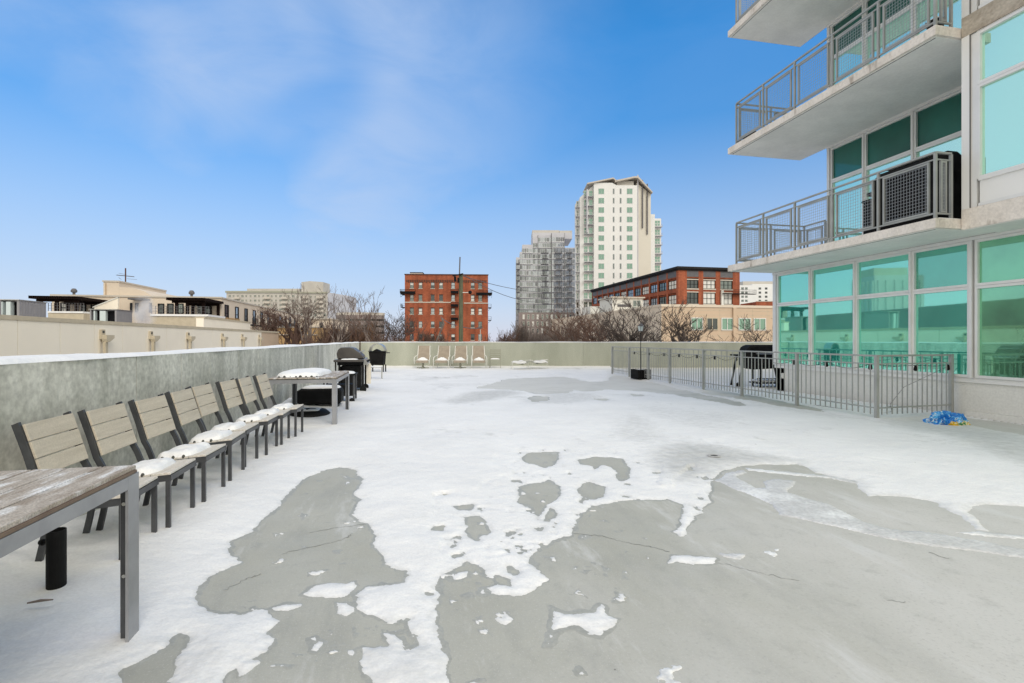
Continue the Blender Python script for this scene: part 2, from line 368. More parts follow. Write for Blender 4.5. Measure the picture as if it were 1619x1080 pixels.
# hairline cracks, part of the slab's surface
def crack(pxs,w):
    P=[gr(*p) for p in pxs]; out=[]
    for (x0,y0),(x1,y1) in zip(P,P[1:]):
        n=7
        for i in range(n):
            out.append((x0+(x1-x0)*i/n+random.uniform(-.012,.012),y0+(y1-y0)*i/n+random.uniform(-.012,.012)))
    out.append(P[-1])
    for (x0,y0),(x1,y1) in zip(out,out[1:]):
        L=math.hypot(x1-x0,y1-y0)+1e-6; nx,ny=-(y1-y0)/L*w/2*random.uniform(.3,1.3),(x1-x0)/L*w/2*random.uniform(.3,1.3)
        fm.add([(x0-nx,y0-ny,.002),(x1-nx,y1-ny,.002),(x1+nx,y1+ny,.002),(x0+nx,y0+ny,.002)],[(0,1,2,3)],1)
crack([C6(178,492),C6(260,500),C6(340,520),C6(420,535),C6(485,552)],.005)
crack([C6(640,588),C6(720,603),C6(800,625),C6(900,645)],.003)
crack([C5(580,290),C5(690,270),C5(765,262)],.005)
crack([C5(500,355),C5(590,335),C5(690,312),C5(725,290)],.005)
crack([C5(310,475),C5(380,440),C5(430,420)],.005)
crack([C6(1320,555),C6(1380,575)],.007); crack([C6(1180,705),C6(1240,712)],.003)
m=bpy.data.materials.new('patio_concrete'); m.use_nodes=True; nt=m.node_tree; b=nt.nodes['Principled BSDF']; b.inputs['Roughness'].default_value=.62
b.inputs['Specular IOR Level'].default_value=.35
tc=nt.nodes.new('ShaderNodeTexCoord')
def noise_n(scale,detail=6,rough=.6,stretch=None,dist=0):
    n=nt.nodes.new('ShaderNodeTexNoise'); n.inputs['Scale'].default_value=scale; n.inputs['Detail'].default_value=detail; n.inputs['Roughness'].default_value=rough; n.inputs['Distortion'].default_value=dist
    if stretch:
        mp=nt.nodes.new('ShaderNodeMapping'); mp.inputs['Scale'].default_value=stretch; mp.inputs['Rotation'].default_value=(0,0,.5); nt.links.new(tc.outputs['Object'],mp.inputs[0]); nt.links.new(mp.outputs[0],n.inputs['Vector'])
    else: nt.links.new(tc.outputs['Object'],n.inputs['Vector'])
    return n.outputs['Fac']
def rng(s,a0,a1,b0=0,b1=1):
    r=nt.nodes.new('ShaderNodeMapRange'); r.inputs[1].default_value=a0;r.inputs[2].default_value=a1;r.inputs[3].default_value=b0;r.inputs[4].default_value=b1
    nt.links.new(s,r.inputs[0]); return r.outputs[0]
def mixc(f,a_,b__):
    x=nt.nodes.new('ShaderNodeMix'); x.data_type='RGBA'
    nt.links.new(f,x.inputs[0])
    for k,c in ((6,a_),(7,b__)):
        if isinstance(c,tuple): x.inputs[k].default_value=(*c,1)
        else: nt.links.new(c,x.inputs[k])
    return x.outputs[2]
def mth(op,a_,b__):
    x=nt.nodes.new('ShaderNodeMath'); x.operation=op
    for k,c in ((0,a_),(1,b__)):
        if isinstance(c,(int,float)): x.inputs[k].default_value=c
        else: nt.links.new(c,x.inputs[k])
    return x.outputs[0]
c=mixc(rng(noise_n(1.1,8),.35,.65),(.46,.46,.415),(.395,.395,.35))
c=mixc(rng(noise_n(3.5,6,.7,(1,.3,1)),.52,.72),c,(.36,.362,.33))
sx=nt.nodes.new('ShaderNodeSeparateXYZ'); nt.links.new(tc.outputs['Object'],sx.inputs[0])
frost_sheen=mth('ADD',rng(mth('SUBTRACT',sx.outputs[0],sx.outputs[1]),-2.2,.9,-.15,1.0),rng(noise_n(.9,7,.65,(1,.5,1)),.3,.7,-.45,.45))  # frosty pale gradient towards the near right, sky sheen put into the colour
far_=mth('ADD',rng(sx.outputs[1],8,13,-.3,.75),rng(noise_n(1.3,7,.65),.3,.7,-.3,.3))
c=mixc(rng(mth('MAXIMUM',frost_sheen,far_),.0,1.0,0,.92),c,(.60,.595,.57))
c=mixc(rng(noise_n(60,4,.75),.54,.68,0,.6),c,(.33,.33,.31))
c=mixc(rng(noise_n(7,8,.7),.55,.72,0,.5),c,(.33,.335,.31))
c=mixc(rng(noise_n(2.6,9,.72,(1,.25,1)),.56,.66,0,.55),c,(.64,.645,.64))
c=mixc(rng(noise_n(120,3,.75),.57,.66,0,.5),c,(.66,.665,.66))
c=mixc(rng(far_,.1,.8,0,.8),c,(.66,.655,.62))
vo=nt.nodes.new('ShaderNodeTexVoronoi'); vo.inputs['Scale'].default_value=3.2; nt.links.new(tc.outputs['Object'],vo.inputs['Vector'])
lt=nt.nodes.new('ShaderNodeMath'); lt.operation='LESS_THAN'; nt.links.new(vo.outputs['Distance'],lt.inputs[0]); nt.links.new(rng(noise_n(2.3,3),.45,.7,0,.045),lt.inputs[1])
c=mixc(mth('MULTIPLY',lt.outputs[0],.7),c,(.15,.14,.125))
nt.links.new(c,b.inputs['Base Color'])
nt.links.new(rng(noise_n(2,5),.3,.7,.5,.75),b.inputs['Roughness'])
bp=nt.nodes.new('ShaderNodeBump'); bp.inputs['Strength'].default_value=.25; bp.inputs['Distance'].default_value=.005
nt.links.new(noise_n(70,5,.7),bp.inputs['Height']); nt.links.new(bp.outputs[0],b.inputs['Normal'])
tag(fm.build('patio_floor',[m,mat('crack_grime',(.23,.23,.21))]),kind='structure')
# ---------------------------------------------------------------- snow cover
bare_px=[
 [C5(*p) for p in [(690,78),(740,84),(754,120),(725,160),(750,185),(725,235),(775,262),(795,305),(780,325),(815,345),(830,390),(860,408),(900,410),(895,450),(850,452),(770,458),(735,490),(745,540),(840,580),(900,570),(905,610),(820,610),(840,650),(760,660),(750,700),(760,740),(800,790),(800,1400),(250,1400),(300,800),(330,740),(380,700),(440,665),(470,645),(440,610),(475,580),(445,545),(430,538),(360,552),(290,550),(235,525),(222,495),(245,455),(290,415),(368,382),(335,365),(340,318),(400,290),(440,250),(490,200),(530,160),(575,115),(630,88)]],
 [C5(*p) for p in [(170,610),(205,630),(185,670),(150,700),(140,740),(120,790),(80,1300),(-200,1300),(-10,770),(0,735),(80,680),(130,655),(150,625)]],
 [C5(1020,1400),C5(1028,800),C5(1030,740),C5(1015,650),C5(990,580),C5(985,530),C5(1000,500),C5(990,470),C5(1000,430),C5(1090,378),C5(1150,400),C5(1160,430),C5(1185,455),C5(1140,470),C5(1135,484),C5(1270,486),C5(1310,465),C5(1362,440),C5(1325,410),C5(1300,385),C5(1300,355),C5(1360,320),C5(1420,300),C6(177,467),
  C6(200,430),C6(240,405),C6(320,392),C6(400,388),C6(480,385),C6(515,400),C6(515,430),C6(505,470),C6(495,486),C6(520,503),C6(548,498),C6(565,470),C6(590,430),C6(622,385),C6(622,330),C6(660,300),C6(700,285),C6(735,276),C6(900,270),C6(960,300),C6(1000,308),C6(1080,325),C6(1120,375),C6(1180,370),C6(1260,378),C6(1340,395),C6(1420,440),C6(1470,478),C6(1495,482),C6(1460,440),C6(1440,425),C6(1448,403),C6(1500,400),C6(1619,408),C6(1900,420),C6(2600,430),C6(2600,2400)],
 [C6(*p) for p in [(25,235),(130,230),(125,260),(85,282),(50,270),(20,258)]],
 [C6(*p) for p in [(190,258),(250,247),(330,255),(355,280),(350,310),(330,325),(315,290),(270,275),(245,290),(230,275),(195,272)]],
 [C6(*p) for p in [(5,345),(70,330),(105,312),(130,340),(135,380),(105,400),(125,430),(100,455),(60,450),(40,420),(5,395)]],
 [C6(*p) for p in [(190,350),(225,328),(275,345),(270,375),(235,385),(195,370)]],
 [C6(*p) for p in [(50,475),(90,470),(80,490),(50,487)]],
 [C5(*p) for p in [(1085,240),(1130,235),(1145,265),(1170,280),(1150,295),(1130,295),(1120,312),(1095,300),(1100,270)]],
 [C5(*p) for p in [(985,270),(1015,268),(1010,280),(985,278)]],
 [C5(*p) for p in [(1055,205),(1105,200),(1095,215),(1070,212)]],
 [C5(*p) for p in [(1180,430),(1225,440),(1230,460),(1190,455)]],
 [C5(*p) for p in [(1220,400),(1255,410),(1250,422),(1225,415)]],
 [C5(*p) for p in [(945,475),(990,480),(985,492),(950,488)]],
 [C5(*p) for p in [(880,570),(940,650),(900,660),(860,600)]],
 [(750,614),(772,609),(785,604),(809,599),(846,597.5),(885,596),(905,598),(915,602),(935,604),(955,603),(966,600),(962,596),(975,594),(1000,597.5),(1060,612),(1115,625),(1172,636),(1180,641),(1168,642),(1100,630),(1060,623),(1020,619),(960,616),(930,619),(905,616),(893,622),(850,623),(828,618),(800,616),(775,614)],
 [(832,629),(850,626),(870,629),(862,634),(840,635)],
 [(1040,619),(1060,618),(1068,621),(1050,623)],[(1000,624),(1015,624),(1016,627),(1002,627)],[(940,630),(965,631),(960,634),(942,633)],
 [(1470,662),(1505,660),(1535,662),(1580,667),(1700,684),(1760,700),(1700,700),(1619,688),(1560,677),(1500,668)],
 [(1110,621),(1180,632),(1240,643),(1300,651),(1300,648),(1240,636),(1180,624),(1120,614)],
]
island_px=[
 [C5(*p) for p in [(565,488),(600,455),(660,445),(735,440),(752,455),(720,485),(690,500),(610,498)]],
 [C5(*p) for p in [(455,530),(500,518),(560,512),(580,520),(520,540),(470,540)]],
 [C5(*p) for p in [(665,510),(710,510),(745,545),(700,560),(662,548)]],
 [C5(*p) for p in [(570,625),(610,615),(640,640),(610,672),(580,668),(600,645)]],
 [C5(*p) for p in [(655,346),(685,345),(680,356),(660,356)]],[C5(*p) for p in [(535,377),(560,375),(560,383),(540,384)]],
 [C5(*p) for p in [(450,715),(500,705),(540,712),(520,728),(470,722)]],
 [C5(*p) for p in [(700,660),(735,660),(730,690),(705,680)]],
 [C6(*p) for p in [(100,728),(150,745),(230,740),(255,712),(290,712),(300,750),(345,765),(320,800),(270,832),(230,822),(180,795),(120,812),(110,862),(80,857),(85,830),(100,790)]],
 [C6(*p) for p in [(475,592),(490,558),(560,563),(635,572),(620,588),(560,594),(510,587)]],
 [C5(*p) for p in [(1160,555),(1200,555),(1215,532),(1240,560),(1258,575),(1215,597),(1190,582)]],
 [C5(*p) for p in [(1042,428),(1060,417),(1090,412),(1088,430),(1072,440),(1045,440)]],
 [C5(*p) for p in [(1080,490),(1100,486),(1112,495),(1095,502)]],
 [C5(*p) for p in [(1440,735),(1460,728),(1472,745),(1445,750)]],
 [C6(*p) for p in [(193,500),(215,496),(228,505),(200,512)]],
 [C6(*p) for p in [(163,606),(185,600),(193,609),(170,614)]],
 [C6(*p) for p in [(185,945),(200,925),(217,945),(195,952)]],
 [C5(*p) for p in [(1080,765),(1140,760),(1150,800),(1090,800)]],
 [C5(*p) for p in [(330,700),(400,690),(440,700),(400,730),(350,760)]],
 [C6(*p) for p in [(0,350),(30,360),(35,368),(5,372)]],
 [C6(*p) for p in [(60,452),(95,400),(110,395),(80,460)]],
]
ice_px=[
 [C6(*p) for p in [(622,325),(660,300),(720,288),(740,300),(705,312),(760,345),(830,350),(900,372),(1000,402),(1120,460),(1200,480),(1300,487),(1450,512),(1619,542),(1900,590),(1900,640),(1619,572),(1400,545),(1200,515),(1060,485),(900,445),(830,435),(810,400),(770,380),(700,355),(650,330)]],
 [C6(*p) for p in [(725,282),(760,286),(900,298),(1000,308),(1085,325),(1110,345),(1085,335),(1000,318),(900,310),(800,300),(735,292)]],
 [C6(*p) for p in [(780,326),(830,318),(895,325),(870,345),(850,368),(830,360),(800,348)]],
 [C6(*p) for p in [(1400,490),(1480,488),(1619,500),(1900,520),(1900,530),(1619,512),(1480,498)]],
]
frost_px=[ [C6(*p) for p in [(655,560),(690,552),(725,565),(715,580),(680,578)]], [C6(*p) for p in [(795,552),(830,545),(850,565),(820,575)]],
 [C6(*p) for p in [(450,930),(480,920),(520,925),(505,960),(460,955)]], [C6(*p) for p in [(480,960),(520,965),(500,990)]] ]
thin_px=[ ([C6(*p) for p in [(430,235),(520,205),(640,215),(760,240),(900,262),(740,275),(640,290),(610,320),(520,330),(440,290)]],.85),
 ([C6(*p) for p in [(290,190),(350,110),(420,130),(480,190),(420,210)]],.45),
 ([(700,636),(740,622),(800,617),(830,622),(780,634),(720,642)],.7),
 ([(820,632),(870,622),(930,622),(960,630),(900,640),(840,640)],.5),
 ([(1380,668),(1460,655),(1619,690),(1700,760),(1619,740),(1480,690)],.6),
 ([(1172,632),(1300,650),(1400,672),(1300,662),(1180,642)],.35),
 ([(1000,640),(1180,660),(1150,690),(1050,670)],.3),
 ([C5(*p) for p in [(740,640),(1010,640),(1020,800),(740,800)]],.55),
 ([C5(*p) for p in [(120,640),(440,620),(420,800),(60,800)]],.3),
 ([(960,585),(1170,585),(1170,640),(960,605)],.5) ]
pys=np.concatenate([np.arange(577.5,600,.9),np.arange(600,680,1.5),np.arange(680,1092,2.0),np.arange(1092,1700,12)])
pxs=np.concatenate([np.arange(-900,-40,9),np.arange(-40,1670,2.8),np.arange(1670,2300,9)])
PX,PY=np.meshgrid(pxs,pys)
YY=F*H/(PY-HY); XX=(PX-CX)/F*YY
GX=XX*CA+YY*SA; GY=-XX*SA+YY*CA
wp=lambda pl:[gr(*p) for p in pl]
n_edge=fbm(GX,GY,3.0,6,1,.6)*(.035+.022*YY)+fbm(GX,GY,20,5,5,.62)*.055
field=np.full(GX.shape,5.0)
for pl in bare_px:
    w=wp(pl); s=sdf(w,GX,GY); field=np.minimum(field,-s)
field=field+n_edge
for pl in island_px:
    w=wp(pl); s=sdf(w,GX,GY)+n_edge*.75-.01
    field=np.where(s>-.12,np.maximum(field,s),field)
# spatter of crusty flecks close to the edges
fl=fbm(GX,GY,9,5,40,.6)
field=np.where((field<0)&(field>-.45)&(GX<1.6),np.maximum(field,(fl-.235)*.35),field)
field=np.where((field>0)&(field<.35)&(GX>.2)&(GX<3.0)&(GY<6),np.minimum(field,(.235+fbm(GX,GY,7,5,77,.6))*.4),field)
# strip of wet slab against the flats and the fence line
lump=fbm(GX,GY,1.1,5,9)*.035+fbm(GX,GY,5,4,13)*.010
drift=.075*np.exp(-np.clip(GX-WL,0,9)/.40)+.03*np.exp(-np.clip(GX-WL,0,9)/1.4)
drift=drift*np.clip(1+fbm(GX,GY,1.3,4,55)*2.6,.25,2)+.06*np.exp(-np.clip(FARY-YY,0,9)/.6)
hgt=np.where(field>0,(1-np.exp(-np.clip(field,0,9)/.04))*.008+(1-np.exp(-np.clip(field,0,9)/.5))*(.02+drift+lump),np.clip(field*.5,-.03,0))
thin=np.clip(fbm(GX,GY,.55,6,31,.6)*2.6-.12,0,.5)*np.clip((GX+1.0)/2,0,1)+np.clip(fbm(GX,GY*.5,3.1,5,35,.6)*2.2-.28,0,.4)*np.clip((GX+.6)/1.5,0,1)
for pl,k in thin_px:
    s=sdf(wp(pl),GX,GY); thin=np.maximum(thin,k/(1+np.exp(-s/.12)))
thin=np.maximum(thin,np.exp(-np.clip(field,0,9)/.03)*.55)
thin=np.maximum(thin,np.where(GX>3,np.exp(-np.clip(field,0,9)/.10)*.5,0))
keepm=(GX>WL-.05)&(YY<FARY+.1)&(GX<9.62)
def sheet(name,Z,mask,material,thin_=None):
    ny,nx=Z.shape
    q=mask[:-1,:-1]|mask[1:,:-1]|mask[:-1,1:]|mask[1:,1:]
    q&=keepm[:-1,:-1]&keepm[1:,:-1]&keepm[:-1,1:]&keepm[1:,1:]
    idx=np.arange(ny*nx).reshape(ny,nx)
    a0=idx[:-1,:-1][q];b0=idx[:-1,1:][q];c0=idx[1:,1:][q];d0=idx[1:,:-1][q]
    fa=np.stack([a0,d0,c0,b0],1); used=np.unique(fa); re=np.full(ny*nx,-1); re[used]=np.arange(len(used)); fa=re[fa]
    co=np.stack([GX.ravel()[used],GY.ravel()[used],Z.ravel()[used]],1)
    me=bpy.data.meshes.new(name); me.vertices.add(len(co)); me.vertices.foreach_set('co',co.ravel())
    me.loops.add(fa.size); me.loops.foreach_set('vertex_index',fa.ravel().astype(np.int32))
    me.polygons.add(len(fa)); me.polygons.foreach_set('loop_start',np.arange(0,fa.size,4,dtype=np.int32)); 
    me.polygons.foreach_set('use_smooth',[True]*len(fa)); me.update(calc_edges=True); me.validate()
    if thin_ is not None:
        at_=me.attributes.new('thin','FLOAT','POINT'); at_.data.foreach_set('value',thin_.ravel()[used].astype(np.float32))
    me.materials.append(material); o=bpy.data.objects.new(name,me); COL.objects.link(o); return o
tag(sheet('snow_cover',hgt,field>-.03,M['snow_ground'],thin),kind='stuff')
wet=field+.014+fbm(GX,GY,5,4,91,.6)*.06
dm=mat('damp_concrete',(.35,.35,.315),(.41,.41,.37),rough=.45,scale=6,fine=.1,bscale=60)
tag(sheet('damp_margin',np.clip(wet*.12,-.02,.0016),(wet>-.03)&(field<.03)&(GX<3.2),dm),kind='stuff')
icef=np.full(GX.shape,-5.0)
for pl in ice_px: icef=np.maximum(icef,sdf(wp(pl),GX,GY))
icef=icef+fbm(GX,GY,4,5,60,.6)*.09
for pl in frost_px: icef=np.maximum(icef,sdf(wp(pl),GX,GY)+fbm(GX,GY,14,4,61,.6)*.12)
im=mat('thin_ice',(.66,.66,.66),(.56,.56,.555),rough=.45,scale=9,fine=.12,bscale=40,bump=.4,c3=(.80,.81,.81),s3=2.5,c3lo=.48,c3hi=.62)
tag(sheet('thin_ice',np.where(icef>0,(1-np.exp(-np.clip(icef,0,9)/.02))*.006,np.clip(icef,-.02,0)),icef>-.02,im),kind='stuff')
# ---------------------------------------------------------------- parapets
pw=thing('parapet_wall','grey concrete parapet with snow on top, running behind the row of leaning chairs','wall',(0,0,0))
mbp=MB()
corner_t=cr[1]
js=[-4,-2.4,-.9,.6,2.0,3.3]+[on_d(px,WL) for px in (216,287,332,377,409,459,500,530)]+[corner_t]
for a0,a1 in zip(js,js[1:]): mbp.box(WL-.03,WL,a0+.004,a1-.005,-.02,1.205)
mbp.box(WL-.32,WL-.0295,-4,corner_t+.25,-9,1.204)
mbp.build('wall_slab','conc_wall',pw)
for a1 in js[1:-1]:
    MB().box(WL-.029,WL-.006,a1-.0049,a1+.0039,0,1.2045).build('joint','joint',pw)
def cap(L,w,h,seed,x0=-1.0):
    n=int(L/.12); m_=10; vs=[];fs=[]; r=random.Random(seed)
    for i in range(n+1):
        for j in range(m_+1):
            t=j/m_; edge=math.sin(math.pi*min(max(t,0.0),1))**.35
            yy=i*L/n; wob=.010*math.sin(yy*2.3+seed)+.008*math.sin(yy*7.1)+r.uniform(-.004,.004)
            x=-w/2+w*t+(wob if j in(0,m_) else 0)
            z=h*edge*(1+.25*math.sin(yy*1.7+seed)+r.uniform(-.1,.1)) if 0<j<m_ else 0.001
            vs.append((x,yy,z))
    for i in range(n):
        for j in range(m_):
            a_=i*(m_+1)+j; fs.append((a_,a_+1,a_+m_+2,a_+m_+1))
    return vs,fs
vs,fs=cap(corner_t+4.2,.345,.034,1)
MB().add([(x+WL-.165,y-4,z+1.204) for x,y,z in vs],fs).build('snow_cap','snow',pw,smooth=True)
fw=thing('parapet_wall','long greenish concrete parapet with thin snow, across the far end behind the four sling chairs','wall',(*W(0,FARY),0),YAW)
x0=(570-CX)/F*FARY; mbp=MB(); xs=[x0,x0+4.2]+[(px-CX)/F*FARY for px in (922,1062,1110,1148,1190,1240)]+[18]
for a0,a1 in zip(xs,xs[1:]): mbp.box(a0+.004,a1-.004,0,.03,-.02,1.215)
mbp.box(x0,18,.0295,.32,-9,1.214)
mbp.build('wall_slab','conc_far',fw)
vs,fs=cap(18-x0,.33,.03,4)
MB().add([(x0+y,x+.155,z+1.214) for x,y,z in vs],[tuple(reversed(f)) for f in fs]).build('snow_cap','snow',fw,smooth=True)
# ================================================================ THE FLATS
AB=thing('apartment_building','modern apartment block with green glass, silver frames and concrete balconies, right of the patio','building',(0,0,0))
TE=11.85; TC=10.93; D0=WR; DE=8.25; DB=8.75; DR=10.43; TN=6.54; FH=3.085; S1=3.13
# wall below the ground glazing
mbw=MB().box(D0+.06,D0+.4,-1.5,TE,0,.60); mbw.box(D0+.06,14,TE-.3,TE-.002,0,.60)
mbw.build('wall','conc_pale',AB)
MB().box(D0-.02,D0+.059,-1.5,7.1,0.002,.11).build('kerb','conc_pale',AB)
MB().box(D0+.02,D0+.41,-1.5,TE+.02,.601,.685).build('sill','panel',AB)
# core of the building (dark body behind the glass)
MB().box(D0+.45,20,-1.5,TE-.05,-9,3.12).box(DR+.35,20,-1.5,TC-.05,3.3,13.4).build('core','slate',AB)
def window(d,t0,t1,z0,z1,glass,parent=AB,fw_=.045,name='window',facing=-1,label=None):
    m_=MB()
    m_.box(d-.02,d+.08,t0,t0+fw_,z0,z1).box(d-.02,d+.08,t1-fw_,t1,z0,z1)
    m_.box(d-.018,d+.078,t0+fw_,t1-fw_,z0,z0+fw_).box(d-.018,d+.078,t0+fw_,t1-fw_,z1-fw_,z1)
    o=m_.build(name,'alu',parent)
    g=MB().box(d+.03,d+.05,t0+fw_-.005,t1-fw_+.005,z0+fw_-.005,z1-fw_+.005).build('pane',glass,o)
    if label: o['label']=label
    return o
# ground floor glazing
ts=[TE-.10]+[on_d(px,D0) for px in (1282,1353,1442,1536)]
zt=2.27
gl=[('g_teal','g_teal'),('g_teal','g_teal'),('g_teal','g_teal'),('g_teal_refl','g_teal')]
for i in range(4):
    t1,t0=ts[i],ts[i+1]
    window(D0,t0+.012,t1-.012,.69,zt,gl[i][1]); window(D0,t0+.012,t1-.012,zt+.004,3.07,gl[i][0])
tt=[ts[4]-.05,ts[4]-2.1,ts[4]-4.2,ts[4]-6.3,ts[4]-8.3]
for a1,a0 in zip(tt,tt[1:]):
    window(D0,a0+.012,a1-.012,.69,zt,'g_olive'); window(D0,a0+.012,a1-.012,zt+.004,3.07,'g_olive')
for t in ts[1:4]+tt[1:]: MB().box(D0-.05,D0+.1,t-.0115,t+.0115,.686,3.07).build('mullion','alu',AB)
MB().box(D0-.05,D0+.1,ts[4]-.037,ts[4]+.011,.686,3.07).build('mullion','alu',AB)
MB().box(D0-.04,D0+.3,TE-.098,TE+.01,.686,3.07).build('corner_frame','alu',AB); MB().box(D0-.06,D0+.2,-1.5,TE+.012,3.072,3.129).build('head_frame','alu',AB)
MB().box(D0+.3,12,TE-.05,TE,.69,3.12).build('end_wall','panel',AB)
# slabs, balconies, upper glazing
def rail_run(par,p,q,panels,z,mesh=True,first_post=True):
    # p,q: (d,t) along railing; panels number of bays
    p=Vector((*p,0)); q=Vector((*q,0)); L=(q-p).length; a=(q-p)/L; n=panels
    rl=MB(); up=(0,0,1)
    rl.bar(p+Vector((0,0,z+1.07)),q+Vector((0,0,z+1.07)),.04,.03)
    rl.bar(p+Vector((0,0,z+.96)),q+Vector((0,0,z+.96)),.025,.02)
    rl.bar(p+Vector((0,0,z+.09)),q+Vector((0,0,z+.09)),.03,.025)
    rl.build('handrail','rail',par)
    for i in range(0 if first_post else 1,n+1):
        c=p+a*(L*i/n)
        MB().bar(c+Vector((0,0,z)),c+Vector((0,0,z+1.055)),.038,.038,up=a).build('post','rail',par)
    for i in range(n):
        s=p+a*(L*i/n+.11); e=p+a*(L*(i+1)/n-.11)
        fr_=MB()
        z0,z1=z+.104,z+.945
        fr_.bar(s+Vector((0,0,z0)),s+Vector((0,0,z1)),.034,.03,up=a); fr_.bar(e+Vector((0,0,z0)),e+Vector((0,0,z1)),.034,.03,up=a)
        fr_.bar(s+Vector((0,0,z0+.02)),e+Vector((0,0,z0+.02)),.03,.03); fr_.bar(s+Vector((0,0,z1-.02)),e+Vector((0,0,z1-.02)),.03,.03)
        fo=fr_.build('railing_panel','rail',par)
        g=MB(); LL=(e-s).length; nn=max(2,int(LL/.052)); nz=15
        for k in range(1,nn): c=s+a*(LL*k/nn); g.bar(c+Vector((0,0,z0+.03)),c+Vector((0,0,z1-.03)),.0045,.0045)
        for k in range(1,nz): zz=z0+(z1-z0)*k/nz; g.bar(s+Vector((0,0,zz)),e+Vector((0,0,zz)),.0045,.0045)
        g.build('wire_mesh','meshm',fo)
for lv in range(3):
    zb=S1+FH*lv; zt_=zb+.165
    # slab: balcony (projecting), with the far end carried past the glazing
    edge='fascia'
    sl=MB().prism([(DE,TN+.012),(DR+.3,TN+.012),(DR+.3,TC+.02),(DR+.02,TC+.02),(DR+.02,TE+.06),(DE,TE+.06)],'z',zb+.012,zt_)
    so=sl.build('balcony',[edge],AB)
    if lv: MB().box(DE+.05,DR+.28,TN+.05,TC,zb,zb+.011).box(DE+.05,DR-.02,TC+.0005,TE+.02,zb,zb+.011).build('soffit','soffit',so)
    else: MB().box(DE+.05,D0-.07,TN+.05,TE+.02,zb,zb+.011).build('soffit','soffit',so)
    MB().box(DE+.12,DR-.02,TN+.05,TC-.1,zt_,zt_+.02).build('balcony_snow','snow',so)
    MB().box(DE+.075,DE+.09,TN+.08,TE-.02,zb-.003 if lv==0 else zb-.002,zb+.011).build('drip_groove','joint',so)
    rail_run(so,(DE+.07,TN+.07),(DE+.07,TE-.2),5,zt_)
    rail_run(so,(DE+.07,TE-.2),(DR-.08,TE-.2),2,zt_,first_post=False)
    rail_run(so,(DR-.08,TE-.2),(DR-.08,TC+.02),1,zt_,first_post=False)
    rail_run(so,(DE+.07,TN+.07),(DB-.12,TN+.07),1,zt_,first_post=False)
    # main floor edge on the right-hand bay
    MB().box(DB,DR+.5,-1.5,TN,zb-.01,zb+.31).build('floor_edge','fascia' if lv!=1 else 'fascia_dirty',AB)
    MB().box(DB+.02,D0+.1,-1.5,TN-.01,zb-.022,zb-.0105).build('soffit','soffit',AB)
    # recessed glazing
    z0=zt_+.02; zm=zb+2.19; z1=zb+FH-.06
    tb=[TC-.06]+[on_d(px,DR) for px in (1367,1445)]+[TN+.02]
    for k in range(3):
        t1,t0=tb[k],tb[k+1]
        window(DR,t0+.012,t1-.012,z0,zm,'g_teal_up'); window(DR,t0+.012,t1-.012,zm+.004,z1,'g_teal_dk')
    for t in tb[1:3]: MB().box(DR-.05,DR+.1,t-.0115,t+.0115,z0,z1).build('mullion','alu',AB)
    MB().box(DR-.045,DR+.3,TC-.058,TC+.015,z0,z1).build('corner_frame','alu',AB); MB().box(DR-.055,DR+.2,TN,TC+.017,z1+.002,zb+FH+.01).build('head_frame','alu',AB)
    MB().box(DR+.3,20,TC-.055,TC+.01,z0,zb+FH).build('end_wall','panel',AB)
    # right-hand bay: column, panels, glass
    MB().box(DB+.0,DR+.3,TN-.12,TN-.001,zb+.312,zb+FH-.012).build('wall','panel',AB)
    zs=zb+.74
    tr=[TN-.215,3.9,1.6,-.8]
    MB().box(DB+.02,DB+.1,TN-.212,TN-.122,zb+.312,zb+FH-.012).build('mullion','alu',AB)
    for a1 in tr[1:]: MB().box(DB-.01,DB+.1,a1-.03,a1+.03,zb+.312,zb+FH-.012).build('mullion','alu',AB)
    for a1,a0 in zip(tr,tr[1:]):
        MB().box(DB+.03,DB+.09,a0+.032,a1-.032,zb+.36,zs-.03).build('spandrel_panel','panel',AB)
        MB().box(DB+.0,DB+.1,a0+.032,a1-.032,zb+.312,zb+.36).box(DB,DB+.1,a0+.032,a1-.032,zs-.03,zs).build('spandrel_frame','alu',AB)
        window(DB+.03,a0+.032,a1-.002,zs+.001,zm+.03,'g_teal_up'); window(DB+.03,a0+.032,a1-.002,zm+.034,zb+FH-.03,'g_teal_up')
# dark gaps in the seam between column and frame
sm=MB()
for lv in range(3):
    zb=S1+FH*lv; sm.box(DB-.004,DB+.05,TN-.1285,TN-.1205,zb+.315,zb+FH-.015)
sm.box(D0-.062,D0-.04,-1.5,TE,3.13-.004,3.129)
sm.build('seam','alu_dark',AB)
# grill and bits on the balconies
def balcony_grill(d,t,z,label):
    g=thing('covered_grill',label,'grill',(d,t,z))
    b=MB(); 
    prof=[(-.27,0),(.27,0),(.29,.55),(.33,.85),(.30,1.05),(.12,1.17),(-.12,1.17),(-.30,1.02),(-.29,.5)]
    b.prism(prof,'y',-.62,.62); b.build('cover','black_cover',g,bevel=.04)
    MB().box(-.2,.2,-.45,.45,1.165,1.185).build('snow_patch','snow',g)
    MB().box(-.22,.22,.63,.8,.78,.84).box(-.02,.02,.7,.74,0,.78).build('side_shelf','black',g)
balcony_grill(8.85,7.35,S1+.187,'tall grill under a black cover behind the lowest balcony railing')
def storage_box(d,t,z,label,w=.5,l=.7,h=.5):
    g=thing('storage_box',label,'box',(d,t,z))
    MB().box(-w/2,w/2,-l/2,l/2,0,h).build('body','black',g,bevel=.02); MB().box(-w/2-.02,w/2+.02,-l/2-.02,l/2+.02,h+.001,h+.05).build('lid','black_cover',g,bevel=.015)
storage_box(8.62,TE-.5,S1+FH+.187,'small dark box at the far corner of the middle balcony',.35,.4,.10)
storage_box(9.1,8.3,S1+.187,'dark box beside the covered grill on the lowest balcony',.4,.4,.75)
